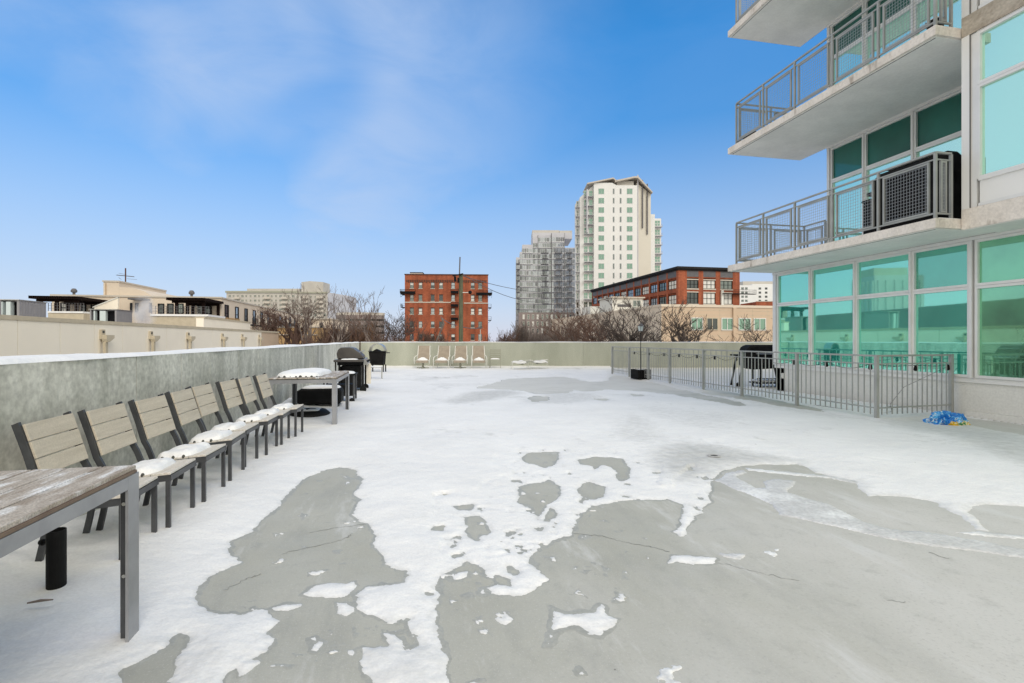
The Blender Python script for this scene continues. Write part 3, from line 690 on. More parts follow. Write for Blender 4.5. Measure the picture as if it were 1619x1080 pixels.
g=thing('planter_pot','small dark pot hanging inside the near corner of the middle balcony','pot',(8.55,TN+.25,S1+FH+.187))
MB().lathe((0,0,0),[(.08,.0),(.13,.18),(.14,.2)],14).build('pot','black',g); MB().lathe((0,0,.2),[(.12,0),(.08,.05),(.02,.07)],12).build('snow_top','snow',g,smooth=True)
# wall socket with cord behind the fence
t=on_d(1238,D0+.06)
g=thing('power_outlet','small white outdoor socket box low on the wall behind the fence','socket',(D0+.06,t,.40))
MB().box(-.05,-.001,-.05,.05,-.07,.07).build('cover','curtain',g,bevel=.008)
c=MB().tube([(D0,t,.36),(D0-.10,t-.02,.30),(D0-.16,t-.03,.14),(D0-.13,t-.02,.03),(D0-.1,t-.6,.015),(D0-.16,t-1.6,.015),(D0-.3,t-3.0,.02),(D0-.32,t-3.4,.03)],.010,6).build('power_cord','black',None)
c.parent=g; c.location=(-(D0+.06),-t,-.40)
# ================================================================ PATIO FENCE
DF=7.8
ft=[on_d(px,DF) for px in (968,995,1025,1059,1112,1173,1260,1386)]
FN=thing('metal_fence','grey painted metal picket fence standing in front of the green glass windows','fence',(0,0,0))
def fsect(p,q):
    p=Vector((*p,0)); q=Vector((*q,0)); L=(q-p).length; a=(q-p)/L; m_=MB(); Z=lambda z:Vector((0,0,z))
    s=p+a*.03; e=q-a*.03
    m_.bar(p+Z(1.075),q+Z(1.075),.05,.03); m_.bar(s+Z(.935),e+Z(.935),.03,.02); m_.bar(s+Z(.185),e+Z(.185),.03,.02)
    n=max(3,int(round(L/.118)))
    for i in range(1,n):
        c=p+a*(L*i/n); top=1.06 if i%2 else .945
        m_.bar(c+Z(.07),c+Z(top),.0145,.0145,up=a)
    m_.build('fence_panel','rail',FN)
def fpost(p,w=.055):
    MB().box(p[0]-w/2,p[0]+w/2,p[1]-w/2,p[1]+w/2,0,1.092).box(p[0]-.05,p[0]+.05,p[1]-.05,p[1]+.05,0.0,.008).build('post','rail',FN)
P=[(DF,t) for t in ft]+[(D0-.07,ft[-1]+.12)]
for p,q in zip(P,P[1:]): fsect(p,q)
for p in P: fpost(p)
# string of lamp sockets clipped to the fence
SL=thing('string_lights','black outdoor string lights clipped along the top of the grey fence','string lights',(0,0,0))
pts=[]; bulbs=[]
tl=[on_d(px,DF-.03) for px in (1000,1024,1047,1071,1098,1127,1160,1205,1251,1302,1371)]
prev=None
for t in tl:
    if prev is not None:
        for k in range(1,6):
            u=k/6; pts.append((DF+.035,prev+(t-prev)*u,.93-.10*math.sin(math.pi*u)))
    pts.append((DF+.035,t,.93)); prev=t; bulbs.append((DF+.035,t,.93))
x1,t1=D0-.1,ft[-1]+.12
pts+= [(8.2,ft[-1]+.03,.89),(8.72,ft[-1]+.09,.9),(9.2,ft[-1]+.1,.88),(x1,t1+.03,.9)]
bulbs+=[(8.72,ft[-1]+.09,.9),(x1,t1+.03,.9)]
MB().tube(pts,.005,5).build('cable','black',SL)
for b_ in bulbs: MB().lathe((b_[0],b_[1],b_[2]-.10),[(.02,0),(.035,.02),(.03,.06),(.02,.10)],10).build('lamp_socket','black',SL)
c=MB().tube([(x1,t1+.05,.86),(9.2,t1+.6,.45),(9.0,t1+.7,.12),(8.7,t1+.4,.03),(8.3,t1+.3,.02),(8.1,t1+1.5,.02)],.0035,5).build('loose_cable','black',None)
tag(c,'thin loose dark cable sagging to the ground behind the near end of the fence','cable')
# ---------------------------------------------------------------- slatted planter and lantern
px_,py_=at(1013,17.25)
pl=thing('slatted_planter','square black slatted planter holding the lantern post behind the fence','planter',(px_,py_,0),.1)
m_=MB()
for sx_,sy_ in ((1,0),(-1,0),(0,1),(0,-1)):
    for k in range(7):
        o=(k-3)*.068
        if sx_: m_.box(sx_*.24-.012,sx_*.24+.012,o-.025,o+.025,.02,.34)
        else: m_.box(o-.025,o+.025,sy_*.24-.012,sy_*.24+.012,.02,.34)
m_.box(-.225,.225,-.225,.225,.05,.30)
m_.build('box','black',pl)
MB().box(-.22,.22,-.22,.22,.301,.325).build('snow_top','snow',pl)
lp=thing('lantern_post','black post lantern with pale glass rising from the slatted planter','lamp',(px_,py_,.31),.1)
MB().tube([(0,0,0),(0,0,1.32)],.012,8).build('post','black',lp)
hd=MB().box(-.055,.055,-.055,.055,1.32,1.335).box(-.085,.085,-.085,.085,1.502,1.512)
for i in (-1,1):
    for j in (-1,1): hd.bar((i*.05,j*.05,1.335),(i*.075,j*.075,1.502),.012,.012)
hd.lathe((0,0,1.512),[(.11,0),(.055,.06),(.012,.09),(.008,.12)],4)
hd.build('lantern','slate',lp)
MB().prism([(-.05,1.336),(.05,1.336),(.072,1.50),(-.072,1.50)],'y',-.05,.05).build('glass','hvac_light',lp)
# ---------------------------------------------------------------- grill at the corner of the flats
gx,gy=at(1193,14.55)
gg=thing('barrel_grill','black barrel grill on angled legs behind the fence at the building corner','grill',(gx,gy,0),YAW)
b=MB(); pr=[(-.36,.62),(-.36,.98),(-.30,1.12),(-.20,1.20),(.75,1.20),(.75,.55),(-.2,.50)]
b.prism(pr,'y',-.3,.28).build('barrel','black_cover',gg,bevel=.05)
MB().box(-.36,.75,-.305,-.30,.84,.86).box(-.6,-.36,-.28,.25,.885,.925).build('side_shelf','black',gg)
MB().tube([(-.1,-.34,.95),(.6,-.34,.95)],.014,8).tube([(-.1,-.34,.95),(-.1,-.29,.95)],.01,6).tube([(.6,-.34,.95),(.6,-.29,.95)],.01,6).build('handle','steel',gg)
for x,dx in ((-.42,-.16),(.05,0),(.68,.12)):
    for y in (-.26,.22): MB().bar((x,y,.9 if x<-.3 else .6),(x+dx,y,.0),.05,.04,up=(1,0,0)).build('leg','black',gg)
rk=MB().box(-.05,.75,-.27,.24,.10,.13)
for i in range(8): rk.box(-.04+i*.1,-.01+i*.1,-.275,-.26,.02,.26)
rk.box(-.06,.76,-.275,-.255,.24,.26)
rk.build('lower_rack','black',gg)
MB().box(-.0,.7,-.24,.22,.131,.20).build('snow_pile','snow',gg,bevel=.03)
for x in (-.58,): MB().tube([(x,-.30,.07),(x,-.24,.07)],.07,14).build('wheel','black',gg)
# ---------------------------------------------------------------- trash: blue crumpled bag
bx,by=gr(1507,673); 
bm_=bpy.data.materials.new('blue_plastic_bag'); bm_.use_nodes=True; nt=bm_.node_tree; b=nt.nodes['Principled BSDF']; b.inputs['Roughness'].default_value=.25
tc=nt.nodes.new('ShaderNodeTexCoord'); n=nt.nodes.new('ShaderNodeTexNoise'); n.inputs['Scale'].default_value=9; n.inputs['Detail'].default_value=3; n.inputs['Distortion'].default_value=1.2
nt.links.new(tc.outputs['Object'],n.inputs['Vector'])
rp=nt.nodes.new('ShaderNodeValToRGB'); e=rp.color_ramp; e.interpolation='CONSTANT'; e.elements[0].position=0; e.elements[0].color=(.02,.20,.62,1); e.elements[1].position=.50; e.elements[1].color=(.10,.42,.78,1)
x=e.elements.new(.585); x.color=(.72,.80,.85,1); x=e.elements.new(.64); x.color=(.02,.16,.5,1)
nt.links.new(n.outputs['Fac'],rp.inputs[0])
sx=nt.nodes.new('ShaderNodeSeparateXYZ'); nt.links.new(tc.outputs['Object'],sx.inputs[0])
n2=nt.nodes.new('ShaderNodeTexNoise'); n2.inputs['Scale'].default_value=14; nt.links.new(tc.outputs['Object'],n2.inputs['Vector'])
rp2=nt.nodes.new('ShaderNodeValToRGB'); e=rp2.color_ramp; e.interpolation='CONSTANT'; e.elements[0].color=(.75,.50,.04,1); e.elements[1].position=.52; e.elements[1].color=(.8,.75,.5,1); x=e.elements.new(.60); x.color=(.05,.25,.08,1)
nt.links.new(n2.outputs['Fac'],rp2.inputs[0])
ad=nt.nodes.new('ShaderNodeMath'); ad.operation='MULTIPLY_ADD'; ad.inputs[1].default_value=.12; nt.links.new(n.outputs['Fac'],ad.inputs[0]); nt.links.new(sx.outputs[2],ad.inputs[2])
lt=nt.nodes.new('ShaderNodeMath'); lt.operation='LESS_THAN'; lt.inputs[1].default_value=.125; nt.links.new(ad.outputs[0],lt.inputs[0])
gt=nt.nodes.new('ShaderNodeMath'); gt.operation='GREATER_THAN'; gt.inputs[1].default_value=-.10; nt.links.new(sx.outputs[0],gt.inputs[0])
ml=nt.nodes.new('ShaderNodeMath'); ml.operation='MULTIPLY'; nt.links.new(lt.outputs[0],ml.inputs[0]); nt.links.new(gt.outputs[0],ml.inputs[1])
mx=nt.nodes.new('ShaderNodeMix'); mx.data_type='RGBA'; nt.links.new(ml.outputs[0],mx.inputs[0]); nt.links.new(rp.outputs[0],mx.inputs[6]); nt.links.new(rp2.outputs[0],mx.inputs[7])
nt.links.new(mx.outputs[2],b.inputs['Base Color'])
from mathutils import noise as mn
vs=[];fs=[];n1,n2_=40,64
for i in range(n1+1):
    ph=math.pi/2*i/n1*1.0
    for j in range(n2_):
        th=2*math.pi*j/n2_; v=Vector((math.cos(th)*math.cos(ph),math.sin(th)*math.cos(ph),math.sin(ph)))
        k=.92+.42*mn.noise(v*1.9+Vector((3,1,2)))+.26*(1-2.4*abs(mn.noise(v*3.3)))+.14*(1-2.4*abs(mn.noise(v*8)))
        vs.append((v.x*.255*k,v.y*.16*k,max(v.z*.175*k,-.002)+.0))
for i in range(n1):
    for j in range(n2_):
        a_=i*n2_+j; b2=i*n2_+(j+1)%n2_; fs.append((a_,b2,b2+n2_,a_+n2_))
fs.append(tuple(range(n1*n2_,(n1+1)*n2_)))
o=MB().add(vs,fs).build('plastic_bag',bm_,None); o.location=(bx,by+.1,.003); o.rotation_euler=(0,0,YAW+.05)
tag(o,'crumpled blue plastic bag with yellow print lying by the fence end','bag')
# ---------------------------------------------------------------- furniture along the left parapet
def snow_pad(w,l,h,seed,drips=True,n=26):
    # w along x, l along y; pillow with lumpy edge
    vs=[];fs=[];
    for i in range(n+1):
        for j in range(n+1):
            u=-1+2*i/n; v=-1+2*j/n
            su=math.copysign(abs(u)**.8,u); sv=math.copysign(abs(v)**.8,v)
            r=max(abs(u),abs(v)); k=1+.08*mn.noise(Vector((u*1.5+seed,v*1.5,seed)))
            rr=(abs(u)**4+abs(v)**4)**.25 if r>0 else 0
            f=(r/rr if rr>0 else 1)
            z=h*(max(0,1-r**5))**.5*(1+.35*mn.noise(Vector((u*2+seed,v*2,seed*3))))
            ed=.012*mn.noise(Vector((u*7+seed,v*7,1))) if r>.99 else 0
            vs.append((u*f*w/2*k+ed,v*f*l/2*k+ed,max(z,0)+.001))
    for i in range(n):
        for j in range(n):
            a_=i*(n+1)+j; fs.append((a_,a_+n+1,a_+n+2,a_+1))
    return vs,fs
WCH=.438
def make_chair(name='patio_chair'):
    # local: x = forward (away from the wall), y along the wall
    g=thing(name,None,'chair')
    hw=WCH/2; hb=.242
    for s in (-1,1):
        yf=s*(hw-.012); y=s*(hb-.012)
        bk=MB(); pts=[(-.40,.345),(-.43,.42),(-.465,.50),(-.50,.56),(-.545,.70),(-.61,.875)]
        bk.ribbon([(x,y,z) for x,z in pts],.022,.042,(0,1,0)); bk.build('back_post','chair_dark',g)
        MB().ribbon([(-.405,y,.385),(-.425,y,.33),(-.455,y,.18),(-.50,y,0)],.022,.038,(0,1,0)).build('leg','chair_dark',g)
        MB().ribbon([(.0,yf,.41),(.0,yf,.0)],.022,.034,(0,1,0)).build('leg','chair_dark',g)
    fr_=MB()
    for s in (-1,1): fr_.bar((.026,s*(hw-.012),.393),(-.43,s*(hb-.012),.365),.0225,.04)
    fr_.bar((.014,-hw+.024,.392),(.014,hw-.024,.392),.022,.038); fr_.bar((-.41,-hb+.024,.355),(-.41,hb-.024,.355),.022,.038)
    fr_.build('seat_frame','chair_dark',g)
    for k in range(3):
        x0=.02-k*.149; z0=.412-k*.0095
        MB().ribbon([(x0,0,z0+.011),(x0-.144,0,z0+.002)],WCH+k*.012,.016,(0,1,0)).build('seat_slat','wood_seat',g,bevel=.002)
    def bp_(s): # point on back line (x,z) s 0..1
        a=Vector((-.497,0,.555)); b=Vector((-.605,0,.86)); return a+(b-a)*s
    for k in range(3):
        a=bp_(k/3+.008); b=bp_((k+1)/3-.012)
        n_=Vector((.92,0,.33))*.034
        MB().ribbon([a+n_,b+n_],hb*2-.035,.016,(0,1,0)).build('back_slat','wood',g,bevel=.002)
    return g
ch0=make_chair()
cc=[(3.61,-1.665,.03,0),(4.125,-1.63,.01,.9),(4.68,-1.60,-.02,1.0),(5.34,-1.625,.025,1.0),(5.86,-1.645,-.01,.95),(6.455,-1.585,-.025,.9),(6.93,-1.54,.015,.9),(7.46,-1.48,-.01,.85)]
labels=['wooden slat patio chair nearest the camera, just behind the big table corner','slat patio chair with a snow pad, second from the near table','slat patio chair with a thick snow pad, third along the wall','slat patio chair, fourth along the wall, its backrest touching the fifth','slat patio chair, fifth along the wall, its backrest overlapping the fourth','slat patio chair, sixth along the wall, after the wide gap between backrests','slat patio chair, seventh along the wall, second from the far table','slat patio chair farthest along the row, right beside the snowy far table']
for i,(t,d,r,sn) in enumerate(cc):
    o=ch0 if i==0 else copy_tree(ch0)
    o.location=(d,t,0); o.rotation_euler=(0,0,r); o.scale=(.84,1,1); o['label']=labels[i]; o['group']='slatted patio chairs along the wall'
    if sn:
        rs=random.Random(i+3)
        vs,fs=snow_pad(.36*sn,.425,.05,i*1.7)
        m_=MB().add([(x-.262,y-.0,z+.406+(x-.0)*.06) for x,y,z in vs],fs)
        so=m_.build('snow_pad','snow',o,smooth=True)
        h_=MB()
        for k in range(3):
            xx=-.285+(-.08+.09*k+.02*rs.random()); h_.lathe((xx,-.214-.006*rs.random(),.412+(xx+.285)*.06),[(.004,-.012),(.012,-.006),(.014,.004),(.009,.014),(.002,.017)],8)
        h_.build('hollow_shade','joint',so)  # dark lumps on the pad edge, shade of small hollows put into colour
# tables
def make_table(label,d0,d1,t0,t1,top=.765,frost='wood_frost'):
    g=thing('patio_table',label,'table',((d0+d1)/2,(t0+t1)/2,0),0,'slatted patio tables')
    w=(d1-d0); l=(t1-t0); hw=w/2; hl=l/2
    nb=7; bw=(w-.012)/nb
    # boards run lengthwise
    for k in range(nb):
        x0=-hw+.006+k*bw
        MB().box(x0+.004,x0+bw-.004,-hl+.004,hl-.004,top-.018,top).build('table_slat',frost,g,bevel=.0015)
    MB().box(-hw+.012,hw-.012,-hl+.012,hl-.012,top-.030,top-.0185).build('gap_shade','joint',g)  # dark sheet under the slats, shade of the gaps put into its colour
    MB().box(hw-.0118,hw-.002,-hl+.002,hl-.0125,top-.030,top-.0185).box(-hw+.012,hw-.0125,hl-.0118,hl-.002,top-.030,top-.0185).build('edge_band','wood_edge',g)
    ap=MB(); ap.box(hw-.03,hw,-hl+.091,hl-.091,top-.088,top-.032).box(-hw,-hw+.03,-hl+.091,hl-.091,top-.088,top-.032)
    ap.box(-hw+.071,hw-.071,hl-.03,hl,top-.088,top-.032).box(-hw+.071,hw-.071,-hl,-hl+.03,top-.088,top-.032)
    ap.build('apron','table_alu',g)
    for sx_ in (-1,1):
        for sy_ in (-1,1):
            L=MB(); x0,x1=sorted((sx_*hw,sx_*(hw-.07))); y0,y1=sorted((sy_*hl,sy_*(hl-.09)))
            # L-profile leg: two flat plates and a dark core
            if sx_>0: L.box(hw-.012,hw,y0,y1,0,top-.0315)
            else: L.box(-hw,-hw+.012,y0,y1,0,top-.0315)
            xa,xb=(x0,x1-.0125) if sx_>0 else (x0+.0125,x1)
            if sy_>0: L.box(xa,xb,hl-.012,hl,0,top-.0315)
            else: L.box(xa,xb,-hl,-hl+.012,0,top-.0315)
            lo=L.build('leg','table_alu',g)
            cx0,cx1=(hw-.045,hw-.0125) if sx_>0 else (-hw+.0125,-hw+.045)
            cy0,cy1=(hl-.06,hl-.0125) if sy_>0 else (-hl+.0125,-hl+.06)
            MB().box(cx0,cx1,cy0,cy1,0,top-.106).build('leg_core','chair_dark',lo)
    return g
T1=make_table('large frosted slat table in the near left corner, cut off by the edge',-2.17,-1.205,.93,2.61,.778)
for z in (.30,.62):   # bolts on the near leg
    MB().tube([(T1.location.x*0+.482-.03,.84-.061,z),(.482-.03,.84-.066,z)],.008,10).build('bolt','steel',T1)
T2=make_table('slat table with a thick slab of snow, at the far end of the chair row',-2.08,-1.085,8.24,9.97,.765)
vs,fs=snow_pad(.70,1.45,.078,5.5,n=40)
MB().add([(x-.10,y-.04,z+.767) for x,y,z in vs],fs).build('snow_slab','snow',T2,smooth=True)
# dark lumps at the slab rim, shade of melt hollows put into colour
m_=MB(); rs=random.Random(3)
for k in range(8):
    q=.6+.6*rs.random(); m_.lathe((-.38+k*.078+.03*rs.random(),-.762+.012*rs.random(),.768),[(.018*q,0),(.022*q,.008),(.015*q,.020*q),(.004,.026*q)],8)
tag(m_.build('hollow_shade','joint',T2,smooth=True),kind='stuff')
# umbrella tube, stick
ux,uy=at(89,2.66)
u=thing('umbrella_base','black upright umbrella tube with a side knob standing in the snow by the near table','umbrella stand',(ux,uy,0))
tb=MB(); n=20
for r0,r1 in ((.044,.040),):
    tb.lathe((0,0,0),[(.042,0),(.042,.35),(.0375,.35),(.0375,.10)],24)
tb.build('tube','black',u,smooth=False)
MB().lathe((0,0,-.0),[(.2,.0),(.2,.012),(.06,.02)],28).build('base_plate','black',u)
kx,ky=(-.05*CA,.05*SA)
MB().tube([(-.040,.008,.285),(-.062,.013,.285),(-.066,.013,.285),(-.082,.017,.285)],[.007,.007,.017,.015],10).build('knob','black',u)
sx0,sy0=gr(43,956,.075); sx1,sy1=gr(84,951,.075)
o=MB().tube([(sx0,sy0,.082),((sx0+sx1)/2,(sy0+sy1)/2+.002,.086),(sx1,sy1,.084)],[.004,.007,.003],6).build('stick','bark_gr',None); tag(o,'short grey twig lying on the snow under the near table','stick')
# low black barrel grill beyond table 2
lx,ly=(-1.72,10.55)
g=thing('portable_grill','low black barrel grill with snow on its lid, under and beyond the far table','grill',(lx,ly,0))
MB().prism([(-.44,.10),(.44,.10),(.45,.36),(.40,.40),(-.30,.40),(-.42,.33),(-.47,.22)],'y',-.22,.22).build('firebox','black',g,bevel=.03)
vs,fs=snow_pad(.72,.40,.045,2.2); MB().add([(x+.05,y,z+.40) for x,y,z in vs],fs).build('snow_lid','snow',g,smooth=True)
for x in (-.36,.36):
    for y in (-.18,.18): MB().box(x-.02,x+.02,y-.02,y+.02,0,.10).build('leg','black',g)
MB().box(-.40,.40,-.2,.2,.045,.06).build('bottom_rail','steel',g)
ex,ey=(-1.70,9.30)
g=thing('umbrella_base','round dark umbrella base plate lying in the snow under the far table','umbrella stand',(ex,ey,0))
MB().lathe((0,0,.03),[(.36,0),(.37,.04),(.30,.10),(.06,.13)],32).build('base','black',g,smooth=True)
vs,fs=snow_pad(.5,.5,.03,7.2); MB().add([(x*.9,y*.9,z+.125) for x,y,z in vs],fs).build('snow_top','snow',g,smooth=True)
# side cart between table and big grill
g=thing('grill_cart','small dark cart with snow on top between far table and large grill','cart',(-1.42,11.35,0))
c=MB()
for x in (-.30,.30):
    for y in (-.22,.22): c.box(x-.018,x+.018,y-.018,y+.018,.06,.60)
c.build('frame','chair_dark',g); MB().box(-.34,.34,-.26,.26,.60,.63).build('top_shelf','black',g); MB().box(-.30,.30,-.22,.22,.16,.40).build('drawer','black',g,bevel=.01)
vs,fs=snow_pad(.62,.46,.035,4.2); MB().add([(x,y,z+.63) for x,y,z in vs],fs).build('snow_top','snow',g,smooth=True)
for x in (-.26,.26): MB().tube([(x,-.25,.06),(x,-.21,.06)],.06,14).build('wheel','black',g)
# big gas grill, facing the patio (+x)
g=thing('gas_grill','large gas grill with rounded brown lid, beside the far end of the left wall','grill',(-1.42,13.75,0))
MB().prism([(-.32,.86),(.30,.86),(.30,.92),(.20,1.02),(.06,1.13),(-.04,1.155),(-.24,1.15),(-.31,1.10),(-.345,.99)],'y',-.38,.38).build('lid','lid',g,bevel=.02)
MB().tube([(.27,-.32,1.05),(.27,.32,1.05)],.013,8).tube([(.27,-.32,1.05),(.20,-.32,1.03)],.01,6).tube([(.27,.32,1.05),(.20,.32,1.03)],.01,6).build('handle','steel',g)
MB().box(-.33,.31,-.37,.37,.70,.858).build('firebox','black',g,bevel=.01)
MB().prism([(.312,.70),(.40,.71),(.42,.74),(.345,.86),(.312,.86)],'y',-.38,.38).build('control_panel','steel',g)
for k in range(4):
    y=-.27+k*.18; MB().tube([(.385,y,.79),(.425,y,.81)],[.028,.024],12).build('knob','black',g)
MB().box(-.36,.33,-.80,-.39,.80,.855).build('side_shelf','lid',g,bevel=.008); MB().box(-.36,.33,.39,.80,.80,.855).build('side_shelf','lid',g,bevel=.008)
for x in (-.28,.30):
    for y in (-.36,.36): MB().box(x-.022,x+.022,y-.022,y+.022,.03,.70).build('leg','black',g)
MB().box(-.33,-.30,-.78,-.74,.03,.80).box(-.28,.27,-.36,.36,.12,.15).box(-.28,-.24,-.36,.36,.15,.66).build('lower_frame','black',g)
MB().box(-.22,.24,-.30,.30,.15,.68).build('cabinet','black',g)
MB().box(.30,.44,.385,.40,.16,.70).build('side_panel','cream',g)
for y in (-.36,.40): MB().tube([(.30,y-.03,.08),(.30,y+.03,.08)],.08,16).build('wheel','black',g)
vs,fs=snow_pad(.4,.34,.02,9.2); MB().add([(x-.0,y-.6,z+.855) for x,y,z in vs],fs).build('snow_dust','snow',g,smooth=True)
# small slatted stool table
sx_,sy_=at(595,17.0)
g=thing('side_table','small pale slatted side table with snow, in front of the far black grill','side table',(sx_,sy_,0),.1)
c=MB()
for k in range(5): c.box(-.20+k*.08,-.13+k*.08,-.2,.2,.42,.44)
c.build('top','steel',g)
for x in (-.18,.18):
    for y in (-.18,.18): MB().box(x-.012,x+.012,y-.012,y+.012,0,.42).build('leg','steel',g)
vs,fs=snow_pad(.36,.36,.02,1.2); MB().add([(x,y,z+.44) for x,y,z in vs],fs).build('snow_top','snow',g,smooth=True)
# kettle style grill with hoop
kx,ky=at(597,20.6)
g=thing('kettle_grill','black tapered cart grill with a raised pale hoop lid, in the far left corner','grill',(kx,ky,0),YAW)
MB().prism([(-.24,.32),(.26,.32),(.30,.86),(-.31,.86)],'y',-.22,.22).build('cart_cover','black_cover',g,bevel=.02)
c=MB(); n=18; pts=[(-.30+.62*(.5-.5*math.cos(math.pi*i/n)),.0,.88+.30*math.sin(math.pi*i/n)) for i in range(n+1)]
c.ribbon(pts,.36,.03,(0,1,0)); c.build('lid','steel',g)
MB().prism([(-.20,.87),(-.03,.97),(.18,.87)],'y',-.12,.12).box(-.32,.34,-.23,.23,.86,.885).build('burner_tray','black',g)
for x in (-.25,.28):
    for y in (-.19,.19): MB().box(x-.02,x+.02,y-.02,y+.02,0,.33).build('leg','black',g)
MB().box(.31,.46,-.2,.2,.80,.83).build('side_shelf','black',g)
# ---------------------------------------------------------------- chairs at the far parapet
def sling_chair(swivel):
    g=thing('sling_chair',None,'chair')
    for s in (-1,1):
        a=MB(); x=s*.33
        a.tube([(x*.80,.30,1.04),(x*.86,.18,.62),(x*.98,.10,.58),(x*1.03,-.10,.56),(x*1.06,-.30,.50),(x*1.06,-.34,.42),(x*1.04,-.32,.0 if not swivel else .22)],.016,7); a.build('arm','white_frame',g,smooth=True)
        f=MB().tube([(x*.80,.30,1.05),(x*.84,.12,.42),(x*.86,-.30,.36)],.015,7); f.build('side_rail','white_frame',g,smooth=True)
        if not swivel: MB().tube([(x*.9,.12,.42),(x*.95,.26,.0)],.014,7).build('leg','white_frame',g)
    pts=[(0,.30,1.04),(0,.22,.75),(0,.14,.50),(0,.08,.40),(0,-.1,.36),(0,-.30,.375)]
    MB().ribbon(pts,.53,.02,(1,0,0)).build('sling','sling',g,smooth=False)
    MB().ribbon([(0,-.30,.375),(0,-.33,.35),(0,-.33,.27)],.55,.02,(1,0,0)).build('seat_front','sling',g)
    if swivel:
        MB().lathe((0,-.05,.0),[(.05,.34),(.05,.08),(.12,.05)],14).build('pedestal','olive',g)
        b=MB(); b.bar((-.28,-.05,.05),(.28,-.05,.05),.05,.03); b.bar((0,-.33,.05),(0,.23,.05),.05,.03); b.build('base','olive',g)
    vs,fs=snow_pad(.48,.36,.085,3.1); MB().add([(x,y-.12,z*(1 if True else 1)*1.7*max(.35,1-abs(x)*2.4)+.372) for x,y,z in vs],fs).build('snow_pad','snow',g,smooth=True)
    return g
A=sling_chair(True); B=sling_chair(False); A2=copy_tree(A); B2=copy_tree(B)
for o,px,Y,r,l in ((A,669,23.3,.0,'pale high back sling chair on a pedestal, leftmost at the far parapet'),(B,700,23.3,-.12,'pale four legged sling chair, turned slightly, second from the left at far parapet'),(A2,728,23.35,.0,'high back pedestal sling chair, third from the left, touching its left neighbour'),(B2,757,23.3,.12,'four legged sling chair next to the olive slat chair')):
    d,t=at(px,Y); o.location=(d,t,0.02); o.rotation_euler=(0,0,YAW+r); o['label']=l; o['group']='sling chairs at the far parapet'
d,t=at(783,23.5)
g=thing('slat_chair','olive metal slat chair with a little snow, right of the sling chairs','chair',(d,t,0.0),YAW)
for s in (-1,1):
    MB().tube([(s*.24,.2,.92),(s*.24,.12,.45),(s*.24,.2,0)],.014,6).build('back_post','olive',g)
    MB().tube([(s*.25,-.25,.0),(s*.25,-.25,.60),(s*.25,.12,.62)],.013,6).build('leg','olive',g)
for k in range(5): MB().bar((-.24,.14+k*.015,.52+k*.085),(.24,.14+k*.015,.52+k*.085),.012,.05).build('back_slat','olive',g)
MB().box(-.24,.24,-.25,.12,.42,.44).build('seat','olive',g)
vs,fs=snow_pad(.42,.3,.05,1.1); MB().add([(x,y-.08,z+.44) for x,y,z in vs],fs).build('snow_pad','snow',g,smooth=True)
def lounger(label,px,Y,r,flip=1):
    d,t=at(px,Y)
    g=thing('low_lounge_chair',label,'lounge chair',(d,t,0.02),YAW+r,'low steel lounge chairs')
    fr_=MB()
    for y in (-.28,.28):
        fr_.tube([(-.45,y,0),(-.45,y,.33),(.45,y,.42),(.45,y,0),(-.45,y,.0)],.013,6)
    for x in (-.45,.45): fr_.tube([(x,-.28,.0),(x,.28,.0)],.013,6)
    fr_.build('frame','white_frame',g)
    MB().ribbon([(-.43*flip,0,.30),(.0,0,.22),(.42*flip,0,.40)],.54,.02,(0,1,0)).build('sling','olive',g)
    vs,fs=snow_pad(.66,.52,.11,1.9); MB().add([(x-.12*flip,y,z+.27) for x,y,z in vs],fs).build('snow_pad','snow',g,smooth=True)
lounger('low folded lounge chair heaped with snow, right of the slat chair',825,22.6,.1)
lounger('low steel framed lounge chair tipped beside the snow heaped one',850,23.2,-.15,-1)
# floor drain
dx,dy=gr(1129,724)
g=thing('floor_drain','small round drain opening in the snow, centre right of the patio','drain',(dx,dy,.0))
MB().lathe((0,0,.024),[(.075,0),(.070,.006),(.045,.006),(.040,.0)],20).build('rim','roofgrey',g); MB().lathe((0,0,.026),[(.042,0),(.03,.003)],16).build('hole','joint',g)
# ================================================================ BACKGROUND BUILDINGS
def zat(py,Y): return H+(HY-py)*Y/F
def win_on(parent,face,u0,u1,z0,z1,off,glass,frame='cornice',fw_=.07,bars=(1,1),name='window',pane=True,proud=.04):
    # face 'y-': local plane y=off facing -y, u along x ; 'x-': plane x=off facing -x, u along y
    def B(m_,a0,a1,b0,b1,o0,o1,mi=0):
        if face=='y-': m_.box(a0,a1,off-o1,off-o0,b0,b1,mi)
        elif face=='x-': m_.box(off-o1,off-o0,a0,a1,b0,b1,mi)
        elif face=='x+': m_.box(off+o0,off+o1,a0,a1,b0,b1,mi)
    m_=MB()
    B(m_,u0,u0+fw_,z0,z1,.005,proud); B(m_,u1-fw_,u1,z0,z1,.005,proud)
    B(m_,u0+fw_,u1-fw_,z0,z0+fw_,.005,proud); B(m_,u0+fw_,u1-fw_,z1-fw_,z1,.005,proud)
    nx,nz=bars
    for i in range(1,nx+1 if nx>1 else 1):
        if i<nx: c=u0+(u1-u0)*i/nx; B(m_,c-fw_*.35,c+fw_*.35,z0+fw_,z1-fw_,.005,proud-.005)
    for i in range(1,nz):
        c=z0+(z1-z0)*i/nz; B(m_,u0+fw_,u1-fw_,c-fw_*.35,c+fw_*.35,.006,proud-.008)
    o=m_.build(name,frame,parent)
    if pane:
        g=MB(); B(g,u0+.01,u1-.01,z0+.01,z1-.01,.001,.02); g.build('pane',glass,o)
    return o
